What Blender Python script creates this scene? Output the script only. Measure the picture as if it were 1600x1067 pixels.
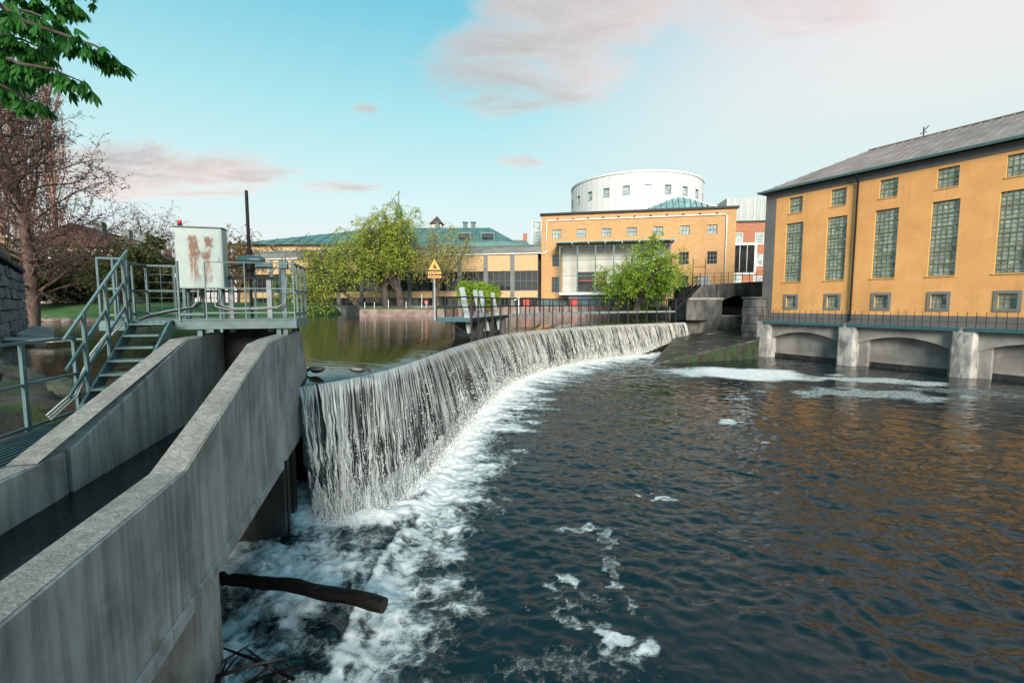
import bpy, bmesh, math, random
import numpy as np
from mathutils import Vector, Matrix
for o in list(bpy.data.objects): bpy.data.objects.remove(o)
S = bpy.context.scene
COL = S.collection
R = math.radians
# ------------------------------------------------------------------ camera, sky, sun, exposure
CAMH = 4.5; PITCH = math.atan(59.5/711.1)
cd = bpy.data.cameras.new('camera'); cam = bpy.data.objects.new('camera', cd); COL.objects.link(cam)
cam.location = (0, 0, CAMH); cam.rotation_euler = (math.pi/2-PITCH, 0, 0)
cd.sensor_width = 36; cd.lens = 16; cd.clip_start = .05; cd.clip_end = 3000
S.camera = cam
S.render.resolution_x = 1024; S.render.resolution_y = 682
S.view_settings.view_transform = 'Standard'; S.view_settings.look = 'None'
S.view_settings.exposure = 1.2; S.view_settings.gamma = 1
S.view_settings.use_curve_mapping = False
SUN_EL = R(22); SUN_AZ = R(177)          # azimuth measured from +Y towards +X
sdir = Vector((math.sin(SUN_AZ)*math.cos(SUN_EL), math.cos(SUN_AZ)*math.cos(SUN_EL), math.sin(SUN_EL)))
sl = bpy.data.lights.new('sun', 'SUN'); sl.energy = 3.1; sl.angle = R(22); sl.color = (1, .88, .76)
so = bpy.data.objects.new('sun', sl); COL.objects.link(so); so.location = sdir*100
so.rotation_euler = sdir.to_track_quat('Z', 'Y').to_euler()
W = bpy.data.worlds.new('World'); S.world = W; W.use_nodes = True

class N:
    """small node-tree helper"""
    def __init__(s, tree): s.t = tree; s.n = tree.nodes; s.l = tree.links
    def new(s, ty, **kw):
        n = s.n.new(ty)
        for k, v in kw.items(): setattr(n, k, v)
        return n
    def put(s, sock, val):
        if isinstance(val, bpy.types.NodeSocket): s.l.new(val, sock)
        else:
            if sock.type == 'RGBA' and len(val) == 3: val = (*val, 1)
            sock.default_value = val
    def math(s, op, a, b=0., clamp=False):
        n = s.new('ShaderNodeMath', operation=op, use_clamp=clamp)
        s.put(n.inputs[0], a); s.put(n.inputs[1], b); return n.outputs[0]
    def vmath(s, op, a, b):
        n = s.new('ShaderNodeVectorMath', operation=op); s.put(n.inputs[0], a); s.put(n.inputs[1], b)
        return n.outputs['Value'] if op == 'DOT_PRODUCT' else n.outputs[0]
    def mix(s, f, a, b, ty='MIX'):
        n = s.new('ShaderNodeMix', data_type='RGBA', blend_type=ty)
        s.put(n.inputs[0], f); s.put(n.inputs[6], a); s.put(n.inputs[7], b); return n.outputs[2]
    def ramp(s, f, stops):
        n = s.new('ShaderNodeValToRGB'); e = n.color_ramp.elements
        while len(e) < len(stops): e.new(.5)
        for i, (p, c) in enumerate(stops):
            e[i].position = p; e[i].color = (*c, 1) if len(c) == 3 else c
        s.put(n.inputs[0], f); return n.outputs[0]
    def step(s, f, a, b, x=0., y=1.):
        n = s.new('ShaderNodeMapRange', interpolation_type='SMOOTHSTEP')
        s.put(n.inputs[0], f); s.put(n.inputs[1], a); s.put(n.inputs[2], b); s.put(n.inputs[3], x); s.put(n.inputs[4], y)
        return n.outputs[0]
    def noise(s, vec, scale=1., detail=4., rough=.55, dist=0.):
        n = s.new('ShaderNodeTexNoise'); s.put(n.inputs['Vector'], vec)
        n.inputs['Scale'].default_value = scale; n.inputs['Detail'].default_value = detail
        n.inputs['Roughness'].default_value = rough; n.inputs['Distortion'].default_value = dist
        return n.outputs[0]
    def mapping(s, vec, scale=(1, 1, 1), loc=(0, 0, 0), rot=(0, 0, 0)):
        n = s.new('ShaderNodeMapping'); s.put(n.inputs[0], vec)
        n.inputs['Scale'].default_value = scale; n.inputs['Location'].default_value = loc; n.inputs['Rotation'].default_value = rot
        return n.outputs[0]
    def sep(s, vec):
        n = s.new('ShaderNodeSeparateXYZ'); s.put(n.inputs[0], vec); return n.outputs
    def comb(s, x, y, z):
        n = s.new('ShaderNodeCombineXYZ')
        for i, v in enumerate((x, y, z)): s.put(n.inputs[i], v)
        return n.outputs[0]

def build_world():
    g = N(W.node_tree); g.n.clear()
    out = g.new('ShaderNodeOutputWorld'); bg = g.new('ShaderNodeBackground')
    sky = g.new('ShaderNodeTexSky', sky_type='NISHITA')
    sky.sun_disc = False; sky.sun_elevation = SUN_EL; sky.sun_rotation = SUN_AZ
    sky.altitude = 50; sky.air_density = 1.0; sky.dust_density = .6; sky.ozone_density = 2.2
    d = g.new('ShaderNodeTexCoord').outputs['Generated']
    x, y, z = g.sep(d)
    base = g.mix(1., sky.outputs[0], (.85, 1.02, .98), 'MULTIPLY')
    # thin veil of high haze: pale at the horizon, blue overhead, paler still towards the right where the evening glow is
    zc = g.math('MAXIMUM', z, .03)
    vcol = g.ramp(z, [(0., (.74, .65, .60)), (.09, (.72, .71, .69)), (.20, (.60, .76, .745)), (.36, (.37, .68, .715)), (.52, (.17, .52, .645)), (1., (.05, .29, .46))])
    vcol = g.mix(1., vcol, (5., 5., 5.), 'MULTIPLY')
    side = g.step(g.vmath('DOT_PRODUCT', d, (.8, .6, 0)), .5, 1.0, 0., .88)
    vcol = g.mix(side, vcol, g.mix(g.step(z, .18, .46), (3.05, 3.65, 3.5), (4.5, 3.75, 3.55)))
    base = g.mix(.93, base, vcol)
    # clouds on a layer seen in perspective
    px = g.math('DIVIDE', x, g.math('ADD', zc, .12)); py = g.math('DIVIDE', y, g.math('ADD', zc, .12))
    pv = g.comb(px, py, 0.)
    n1 = g.noise(g.mapping(pv, (2.0, 3.6, 1), (3.1, .4, 0), (0, 0, .25)), 1., 10, .66, .55)
    n2 = g.noise(g.mapping(pv, (.55, 1.1, 1), (7.7, 2.2, 0)), 1.3, 5, .5, .3)
    def spot(c, rx, rz):
        a = g.math('DIVIDE', g.math('SUBTRACT', g.math('DIVIDE', x, g.math('MAXIMUM', y, .05)), c[0]), rx)
        b = g.math('DIVIDE', g.math('SUBTRACT', g.math('DIVIDE', z, g.math('MAXIMUM', y, .05)), c[1]), rz)
        r = g.math('ADD', g.math('MULTIPLY', a, a), g.math('MULTIPLY', b, b))
        return g.math('MULTIPLY', g.step(r, 1., 0.), g.step(y, .05, .2))
    big = g.math('MAXIMUM', g.math('MAXIMUM', spot((.03, .50), .33, .17), spot((.14, .60), .34, .12)), g.math('MULTIPLY', spot((.52, .62), .42, .13), .9))
    low = g.math('MULTIPLY', spot((-.78, .28), .5, .10), .95)
    streak = g.math('MAXIMUM', spot((.02, .30), .09, .025), spot((-.38, .25), .16, .022))
    streak = g.math('MAXIMUM', streak, spot((-.31, .41), .05, .02))
    loc = g.math('MAXIMUM', g.math('MAXIMUM', big, low), g.math('MULTIPLY', streak, .8))
    lead = g.math('ADD', g.math('MULTIPLY', loc, .62), g.math('MULTIPLY', g.step(y, .15, -.1), .30))
    cov = g.step(g.math('ADD', n1, lead), .78, 1.16, 0., .90)
    cov = g.math('MULTIPLY', cov, g.step(z, .02, .12))
    thick = g.step(g.math('ADD', g.math('ADD', g.math('MULTIPLY', n2, .5), g.math('MULTIPLY', n1, .5)), g.math('MULTIPLY', loc, .24)), .53, .86)
    lit = g.mix(side, (4.2, 3.35, 3.1), (4.7, 3.65, 3.5))
    dark = g.mix(side, (1.9, 2.0, 2.05), (3.2, 2.85, 2.9))
    base = g.mix(cov, base, g.mix(thick, lit, dark))
    g.l.new(base, bg.inputs[0]); bg.inputs[1].default_value = .104
    g.l.new(bg.outputs[0], out.inputs[0])
build_world()

# ------------------------------------------------------------------ materials
MATS = {}
def base_mat(name):
    m = bpy.data.materials.new(name); m.use_nodes = True; MATS[name] = m
    g = N(m.node_tree); b = g.n['Principled BSDF']
    pos = g.new('ShaderNodeNewGeometry').outputs['Position']
    return m, g, b, pos
def pmat(name, cols, scale=(1, 1, 1), detail=5, rough=.75, rvar=.0, bump=.0, bscale=(12, 12, 12), metal=0., spec=.5, big=None, rot=(0, 0, 0), dist=0., island=0.):
    m, g, b, pos = base_mat(name)
    n = g.noise(g.mapping(pos, scale, rot=rot), 1., detail, .6, dist)
    k = len(cols); c = g.ramp(n, [(.3+.4*i/max(1, k-1), q) for i, q in enumerate(cols)])
    if big:
        f = g.step(g.noise(g.mapping(pos, (big[0],)*3 if not isinstance(big[0], tuple) else big[0], (5, 3, 1)), 1., 4, .6), .42, .66, 0, big[2])
        c = g.mix(f, c, big[1])
    if island:
        r = g.new('ShaderNodeNewGeometry').outputs['Random Per Island']
        c = g.mix(1., c, g.ramp(r, [(0, (1-island,)*3), (1, (1+island,)*3)]), 'MULTIPLY')
    g.put(b.inputs['Base Color'], c)
    b.inputs['Metallic'].default_value = metal; b.inputs['Specular IOR Level'].default_value = spec
    if rvar: g.put(b.inputs['Roughness'], g.step(n, .3, .7, rough-rvar, rough+rvar))
    else: b.inputs['Roughness'].default_value = rough
    if bump:
        bn = g.new('ShaderNodeBump'); bn.inputs['Strength'].default_value = bump; bn.inputs['Distance'].default_value = .02
        g.put(bn.inputs['Height'], g.noise(g.mapping(pos, bscale), 1., 5, .65)); g.l.new(bn.outputs[0], b.inputs['Normal'])
    return m
pmat('flume_top', [(.14, .148, .137), (.235, .245, .228), (.33, .345, .32)], (13, 13, 13), 10, .9, bump=1., bscale=(38, 38, 38), big=(1.6, (.13, .138, .118), .6), dist=.9)
def mk_concrete():
    m, g, b, pos = base_mat('flume_concrete')
    s1 = g.noise(g.mapping(pos, (7, 7, .45)), 1., 7, .62, .3)
    s0 = g.noise(g.mapping(pos, (1.3, 1.3, 1.0), (2, 7, 1)), 1., 7, .62, .4)
    s2 = g.noise(g.mapping(pos, (13, 13, .4), (3, 8, 0)), 1., 5, .6)
    sm = g.math('ADD', g.math('MULTIPLY', s1, .45), g.math('MULTIPLY', s0, .55))
    c = g.ramp(sm, [(.33, (.10, .106, .104)), (.44, (.20, .208, .20)), (.54, (.315, .328, .312)), (.68, (.43, .445, .42))])
    z = g.sep(pos)[2]
    lines = g.math('MULTIPLY', g.step(s2, .52, .64), g.step(g.noise(g.mapping(pos, (.8, .8, .6), (9, 2, 3)), 1., 4, .6), .40, .62))
    c = g.mix(g.math('MULTIPLY', lines, .55), c, (.12, .12, .118))
    f = g.step(g.noise(g.mapping(pos, (1.6, 1.6, 1.1), (2, 1, 4)), 1., 6, .65), .52, .70, 0, .5)
    c = g.mix(f, c, (.245, .215, .195))
    mo = g.math('MULTIPLY', g.step(g.noise(g.mapping(pos, (3, 3, 1.5), (4, 4, 4)), 1., 6, .7), .56, .68), g.step(z, 2.2, 1.6, 0., .6))
    c = g.mix(mo, c, (.12, .105, .085))
    s3 = g.step(g.noise(g.mapping(pos, (16, 16, 1.6), (1, 5, 2)), 1., 5, .7), .62, .70, 0, .35)
    c = g.mix(s3, c, (.56, .575, .54))
    g.put(b.inputs['Base Color'], c); b.inputs['Roughness'].default_value = .85
    bn = g.new('ShaderNodeBump'); bn.inputs['Strength'].default_value = .45; bn.inputs['Distance'].default_value = .012
    h = g.math('ADD', g.noise(g.mapping(pos, (30, 30, 1.2)), 1., 4, .6), g.noise(g.mapping(pos, (60, 60, 60)), 1., 3, .6))
    g.put(bn.inputs['Height'], h); g.l.new(bn.outputs[0], b.inputs['Normal'])
mk_concrete()
pmat('wet_concrete', [(.008, .010, .010), (.02, .022, .02), (.045, .047, .04)], (5, 5, 1.5), 6, .35, bump=.8, bscale=(9, 9, 4))
pmat('teal_paint', [(.038, .088, .098), (.06, .125, .135), (.085, .155, .16)], (5, 5, 5), 5, .5, bump=.1, big=(3., (.06, .08, .075), .4))
pmat('teal_paint_pale', [(.085, .155, .165), (.125, .21, .215)], (5, 5, 5), 5, .5, big=(3., (.08, .11, .10), .3))
pmat('grey_steel', [(.16, .19, .20), (.26, .30, .31)], (7, 7, 7), 4, .5, metal=.3)
pmat('black_steel', [(.006, .007, .009), (.016, .018, .02)], (7, 7, 7), 4, .5, spec=.2)
pmat('actuator_paint', [(.022, .075, .092), (.045, .115, .13)], (9, 9, 9), 4, .4)
pmat('red_lens', [(.5, .015, .012), (.65, .03, .02)], (9, 9, 9), 2, .2)
pmat('cable_black', [(.012, .012, .014), (.03, .03, .032)], (20, 20, 20), 2, .5)
pmat('cable_white', [(.22, .26, .26), (.34, .38, .375)], (20, 20, 20), 2, .5)
pmat('log_bark', [(.0015, .0013, .0012), (.004, .0035, .003), (.010, .008, .0065)], (6, 20, 20), 6, .5, bump=1., bscale=(8, 30, 30), spec=.15)
pmat('log_end', [(.008, .006, .005), (.025, .018, .014)], (30, 30, 30), 4, .7)
pmat('dark_stone', [(.012, .014, .015), (.03, .034, .035), (.075, .08, .077)], (1.6, 1.6, .7), 7, .85, bump=.6, bscale=(5, 5, 5), big=((1.1, 1.1, .35), (.15, .15, .14), .55))
pmat('pier_concrete', [(.10, .105, .10), (.19, .195, .185), (.30, .305, .29)], (1.5, 1.5, .5), 7, .85, bump=.4, bscale=(6, 6, 6), big=((2.2, 2.2, .9), (.55, .55, .52), .55))
pmat('arch_concrete', [(.16, .155, .145), (.24, .235, .215), (.31, .30, .28)], (.5, .5, .9), 6, .85, bump=.25, bscale=(5, 5, 5), big=((.8, .8, .5), (.11, .11, .11), .6))
pmat('mossy_wall', [(.010, .012, .009), (.022, .026, .016), (.05, .052, .04)], (2, 2, .6), 7, .6, bump=.6, bscale=(6, 6, 4), big=((2.5, 2.5, .9), (.02, .06, .012), .8))
pmat('granite', [(.05, .062, .07), (.10, .12, .13), (.17, .19, .20)], (5, 5, 5), 6, .8, bump=.6, bscale=(9, 9, 9), island=.3)
pmat('granite_red', [(.12, .085, .075), (.20, .15, .135), (.28, .22, .20)], (1.5, 1.5, 1.5), 6, .85, bump=.5, bscale=(5, 5, 5))
pmat('rock', [(.02, .02, .019), (.055, .052, .048), (.12, .11, .10)], (4, 4, 4), 7, .9, bump=1., bscale=(9, 9, 9), big=(2.5, (.03, .055, .015), .7))
pmat('soil', [(.02, .016, .012), (.05, .04, .03), (.09, .075, .055)], (3, 3, 3), 7, .95, bump=1., bscale=(10, 10, 10), big=(1.2, (.025, .06, .012), .8))
pmat('grass', [(.018, .06, .012), (.035, .105, .02), (.06, .14, .03)], (1.2, 1.2, 1.2), 7, .9, bump=.8, bscale=(14, 14, 14))
pmat('paving', [(.14, .14, .135), (.22, .22, .21)], (1, 1, 1), 6, .9)
def mk_render():
    m, g, b, pos = base_mat('orange_render')
    n = g.noise(g.mapping(pos, (.4, .4, .5)), 1., 8, .62, .3)
    c = g.ramp(n, [(.3, (.53, .27, .088)), (.5, (.61, .32, .112)), (.7, (.68, .375, .14))])
    c = g.mix(g.step(g.noise(g.mapping(pos, (1.6, 1.6, .16), (3, 1, 0)), 1., 6, .65), .50, .70, 0., .42), c, (.43, .215, .085))
    c = g.mix(g.step(g.noise(g.mapping(pos, (.9, .9, 1.4), (8, 4, 2)), 1., 6, .7), .60, .70, 0., .30), c, (.70, .42, .18))
    c = g.mix(g.math('MULTIPLY', g.step(g.sep(pos)[2], 5.6, 3.7), g.step(g.noise(g.mapping(pos, (1.1, 1.1, 1.1)), 1., 6, .7), .42, .62, 0., .5)), c, (.36, .19, .09))
    g.put(b.inputs['Base Color'], c); b.inputs['Roughness'].default_value = .88
    bn = g.new('ShaderNodeBump'); bn.inputs['Strength'].default_value = .2; bn.inputs['Distance'].default_value = .02
    g.put(bn.inputs['Height'], g.noise(g.mapping(pos, (9, 9, 9)), 1., 5, .65)); g.l.new(bn.outputs[0], b.inputs['Normal'])
mk_render()
pmat('grey_render', [(.085, .088, .088), (.12, .123, .12)], (.8, .8, .8), 6, .85, bump=.2, bscale=(10, 10, 10))
pmat('low_surround', [(.11, .125, .125), (.17, .185, .18)], (2, 2, 2), 5, .85)
pmat('brick_ochre', [(.35, .205, .09), (.42, .255, .115), (.48, .30, .145)], (1.6, 1.6, 4.5), 8, .9, bump=.5, bscale=(4, 4, 14), big=((.4, .4, .25), (.35, .21, .10), .45))
pmat('brick_pale', [(.39, .27, .145), (.45, .315, .175), (.50, .36, .205)], (1.6, 1.6, 4.5), 8, .9, bump=.4, bscale=(4, 4, 14))
pmat('brick_red', [(.24, .095, .052), (.31, .13, .07), (.37, .17, .10)], (1, 1, 7), 7, .9, bump=.3, bscale=(3, 3, 12))
pmat('cream_render', [(.50, .42, .36), (.60, .51, .44)], (.5, .5, .5), 5, .9)
pmat('fascia_concrete', [(.085, .10, .10), (.13, .15, .145), (.18, .20, .19)], (.6, .6, 2), 6, .85)
pmat('copper_roof', [(.04, .105, .105), (.065, .15, .145), (.10, .195, .185)], (.4, .4, 1), 6, .6)
pmat('copper_dark', [(.03, .085, .085), (.05, .12, .12)], (.4, .4, 1), 6, .6)
pmat('red_tile', [(.035, .016, .014), (.06, .028, .024), (.085, .042, .034)], (3, 3, 3), 5, .9)
pmat('metal_roof', [(.14, .122, .112), (.21, .185, .172), (.28, .255, .242)], (.7, .7, .7), 6, .55, big=((1.6, 1.6, .6), (.16, .125, .11), .5))
pmat('white_panel', [(.50, .525, .525), (.55, .57, .565)], (.2, .2, .2), 3, .45)
pmat('grey_panel', [(.20, .25, .25), (.26, .305, .30)], (1.5, 1.5, .2), 3, .45)
pmat('white_trim', [(.55, .57, .56), (.66, .68, .67)], (1, 1, 1), 3, .6)
pmat('window_green', [(.10, .14, .055), (.16, .20, .09)], (3, 3, 3), 3, .6)
pmat('window_dark', [(.06, .08, .083), (.095, .12, .12)], (3, 3, 3), 3, .5)
pmat('sign_yellow', [(.72, .30, .015), (.80, .36, .02)], (3, 3, 3), 3, .5)
pmat('sign_black', [(.01, .009, .008), (.02, .018, .015)], (3, 3, 3), 3, .5)
pmat('sign_red', [(.5, .02, .03), (.6, .03, .04)], (3, 3, 3), 3, .5)
pmat('post_white', [(.6, .62, .6), (.7, .72, .7)], (3, 3, 3), 3, .6)
pmat('board_grey', [(.17, .225, .235), (.25, .31, .315)], (5, 5, 2), 5, .6)
pmat('bark', [(.025, .02, .018), (.055, .045, .04), (.10, .085, .075)], (6, 6, 2), 6, .95, bump=1., bscale=(14, 14, 4))
pmat('bark_warm', [(.06, .035, .028), (.11, .065, .05), (.17, .10, .075)], (6, 6, 2), 5, .95)
pmat('bark_poplar', [(.15, .085, .07), (.25, .145, .115), (.34, .21, .165)], (6, 6, 2), 5, .95)
pmat('bark_grey', [(.05, .034, .029), (.095, .064, .053), (.155, .11, .092)], (5, 5, 2), 6, .95, bump=.8, bscale=(12, 12, 4))
pmat('feather_dark', [(.012, .011, .01), (.035, .03, .026)], (30, 30, 30), 4, .6)
pmat('feather_grey', [(.10, .105, .11), (.18, .18, .18)], (30, 30, 30), 4, .6)
pmat('bill', [(.25, .17, .03), (.33, .22, .05)], (30, 30, 30), 2, .5)
pmat('planks', [(.30, .30, .26), (.45, .45, .40)], (1, 14, 8), 5, .85)
pmat('interior_dark', [(.02, .022, .024), (.05, .05, .05)], (1, 1, 1), 4, .9)
pmat('interior_pale', [(.55, .57, .52), (.64, .66, .6)], (.4, .4, .4), 3, .9)
pmat('red_thing', [(.45, .04, .03), (.55, .06, .05)], (3, 3, 3), 3, .6)
pmat('arch_shade', [(.018, .022, .026), (.03, .036, .04)], (3, 3, 3), 4, .9)  # near-black painted shade for the sheet inside the bridge arch

def leaf_mat(name, c1, c2, trans=.35, spec=.3):
    m, g, b, pos = base_mat(name)
    r = g.new('ShaderNodeNewGeometry').outputs['Random Per Island']
    n = g.noise(g.mapping(pos, (.5, .5, .5)), 1., 3, .6)
    c = g.mix(g.math('MULTIPLY', g.math('ADD', r, g.step(n, .35, .65)), .5), c1, c2)
    g.put(b.inputs['Base Color'], c); b.inputs['Roughness'].default_value = .55; b.inputs['Specular IOR Level'].default_value = spec
    tr = g.new('ShaderNodeBsdfTranslucent'); g.put(tr.inputs[0], c)
    mx = g.new('ShaderNodeMixShader'); mx.inputs[0].default_value = trans
    g.l.new(b.outputs[0], mx.inputs[1]); g.l.new(tr.outputs[0], mx.inputs[2]); g.l.new(mx.outputs[0], g.n['Material Output'].inputs[0])
leaf_mat('willow_leaf', (.15, .235, .025), (.40, .46, .075))
leaf_mat('willow_leaf_pale', (.22, .25, .05), (.40, .41, .12))
leaf_mat('bush_leaf', (.10, .22, .014), (.30, .43, .045))
leaf_mat('green_leaf', (.055, .16, .018), (.15, .29, .04))
leaf_mat('chestnut_leaf', (.010, .085, .016), (.05, .22, .03), .5)
leaf_mat('olive_bud', (.10, .085, .03), (.20, .16, .05))
leaf_mat('brown_bud', (.055, .034, .03), (.13, .08, .065))
leaf_mat('poplar_bud', (.36, .20, .14), (.56, .34, .22))
leaf_mat('hedge_leaf', (.03, .05, .012), (.09, .10, .025))
leaf_mat('grass_blade', (.03, .10, .012), (.07, .17, .025))

def glass_mat(name, col, rough=.06, wav=.0, alpha=1.):
    m, g, b, pos = base_mat(name)
    n = g.noise(g.mapping(pos, (1.3, 1.3, 1.3)), 1., 3, .5)
    g.put(b.inputs['Base Color'], g.mix(g.step(n, .35, .7), col, tuple(q*1.8 for q in col)))
    b.inputs['Roughness'].default_value = rough; b.inputs['Specular IOR Level'].default_value = .8
    b.inputs['Coat Weight'].default_value = .6; b.inputs['Coat Roughness'].default_value = .03
    if wav:
        bn = g.new('ShaderNodeBump'); bn.inputs['Strength'].default_value = wav; bn.inputs['Distance'].default_value = .05
        g.put(bn.inputs['Height'], g.noise(g.mapping(pos, (2.2, 2.2, 3.2)), 1., 2, .5)); g.l.new(bn.outputs[0], b.inputs['Normal'])
    if alpha < 1: b.inputs['Alpha'].default_value = alpha
glass_mat('glass_hall', (.012, .016, .018), .05, .05)
glass_mat('glass_light', (.20, .25, .25), .08, .05)  # pale base colour puts the reflected sky into the panes
glass_mat('glass_works', (.17, .195, .18), .06, .25)  # base colour raised to imitate bright sky mirrored in the glass
glass_mat('glass_clear', (.05, .07, .07), .03, .0, .2)
glass_mat('glass_roof', (.13, .22, .21), .12, .1)
def mk_emit():      # lamps burning inside the far hall
    m, g, b, pos = base_mat('lit_lamp')
    b.inputs['Base Color'].default_value = (1, .7, .4, 1); b.inputs['Emission Color'].default_value = (1, .62, .28, 1); b.inputs['Emission Strength'].default_value = 1.6
mk_emit()
def mk_cabinet():
    m, g, b, pos = base_mat('cabinet_paint')
    o = g.new('ShaderNodeTexCoord').outputs['Object']; x, y, z = g.sep(o)
    ex_ = g.noise(g.mapping(o, (9, 9, 6), (2, 3, 4)), 1., 5, .7); ez_ = g.noise(g.mapping(o, (7, 7, 7), (8, 1, 6)), 1., 5, .7)
    x = g.math('ADD', x, g.math('MULTIPLY', g.math('SUBTRACT', ex_, .5), .24)); z = g.math('ADD', z, g.math('MULTIPLY', g.math('SUBTRACT', ez_, .5), .30))
    n = g.noise(g.mapping(o, (11, 11, 5)), 1., 6, .65); dr = g.noise(g.mapping(o, (26, 26, 1.6)), 1., 5, .6)
    def patch(x0, x1, z0, z1, sx=.03, sz=.04):
        a = g.math('MULTIPLY', g.step(x, x0-sx, x0+sx), g.step(x, x1+sx, x1-sx)); c = g.math('MULTIPLY', g.step(z, z0-sz, z0+sz), g.step(z, z1+sz, z1-sz))
        return g.math('MULTIPLY', a, c)
    r1 = g.math('MAXIMUM', patch(-.16, .0, .72, 1.02), patch(.10, .24, .78, 1.0))
    r2 = g.math('MAXIMUM', patch(-.15, .04, .62, .78), patch(.05, .2, .55, .72))
    d1 = g.math('MULTIPLY', g.math('MAXIMUM', patch(-.16, .0, .18, .7, .04, .16), patch(.08, .19, .1, .7, .04, .1)), g.step(dr, .30, .56))
    d1 = g.math('MAXIMUM', d1, g.math('MULTIPLY', patch(.24, .36, .15, .5, .08, .15), g.step(dr, .45, .8, 0, .5)))
    rust = g.math('MULTIPLY', g.math('MAXIMUM', g.math('MAXIMUM', r1, r2), d1), g.step(n, .26, .50))
    front = g.step(y, -.13, -.15)
    rust = g.math('MULTIPLY', rust, front)
    rc = g.ramp(n, [(.3, (.10, .045, .025)), (.5, (.20, .10, .06)), (.7, (.32, .19, .13))])
    c = g.mix(g.math('MULTIPLY', rust, .95), g.ramp(n, [(.25, (.27, .36, .35)), (.75, (.34, .425, .41))]), rc)
    g.put(b.inputs['Base Color'], c); g.put(b.inputs['Roughness'], g.math('ADD', .35, g.math('MULTIPLY', rust, .5)))
mk_cabinet()
def mk_apron():
    m, g, b, pos = base_mat('apron_wet')
    n = g.noise(g.mapping(pos, (.9, 1.6, 1), rot=(0, 0, .35)), 1.3, 7, .65); n2 = g.noise(g.mapping(pos, (.35, 1.8, 1), rot=(0, 0, .5)), 1.6, 6, .6)
    c = g.ramp(n, [(.3, (.010, .012, .007)), (.5, (.026, .027, .016)), (.7, (.06, .058, .038))])
    f = g.step(n2, .62, .70); c = g.mix(f, c, (.4, .44, .43))
    g.put(b.inputs['Base Color'], c); b.inputs['Roughness'].default_value = .3
    bn = g.new('ShaderNodeBump'); bn.inputs['Strength'].default_value = .6; bn.inputs['Distance'].default_value = .05
    g.put(bn.inputs['Height'], g.noise(g.mapping(pos, (3, 6, 3)), 1., 5, .6)); g.l.new(bn.outputs[0], b.inputs['Normal'])
mk_apron()
def mk_pond():
    m, g, b, pos = base_mat('pond_water')
    b.inputs['Base Color'].default_value = (.014, .016, .009, 1); b.inputs['Roughness'].default_value = .04
    b.inputs['IOR'].default_value = 1.33; b.inputs['Specular IOR Level'].default_value = .5
    bn = g.new('ShaderNodeBump'); bn.inputs['Strength'].default_value = .32; bn.inputs['Distance'].default_value = .05
    h = g.math('ADD', g.noise(g.mapping(pos, (1.2, 2.6, 1)), 1., 4, .55), g.math('MULTIPLY', g.noise(g.mapping(pos, (.35, .7, 1)), 1., 2, .5), .7))
    g.put(bn.inputs['Height'], h); g.l.new(bn.outputs[0], b.inputs['Normal'])
mk_pond()
def mk_channel():
    m, g, b, pos = base_mat('channel_water')
    b.inputs['Base Color'].default_value = (.004, .006, .007, 1); b.inputs['Roughness'].default_value = .06; b.inputs['IOR'].default_value = 1.33
    bn = g.new('ShaderNodeBump'); bn.inputs['Strength'].default_value = .35; bn.inputs['Distance'].default_value = .03
    g.put(bn.inputs['Height'], g.noise(g.mapping(pos, (9, 3, 1), rot=(0, 0, .27)), 1., 4, .6)); g.l.new(bn.outputs[0], b.inputs['Normal'])
mk_channel()
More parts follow.
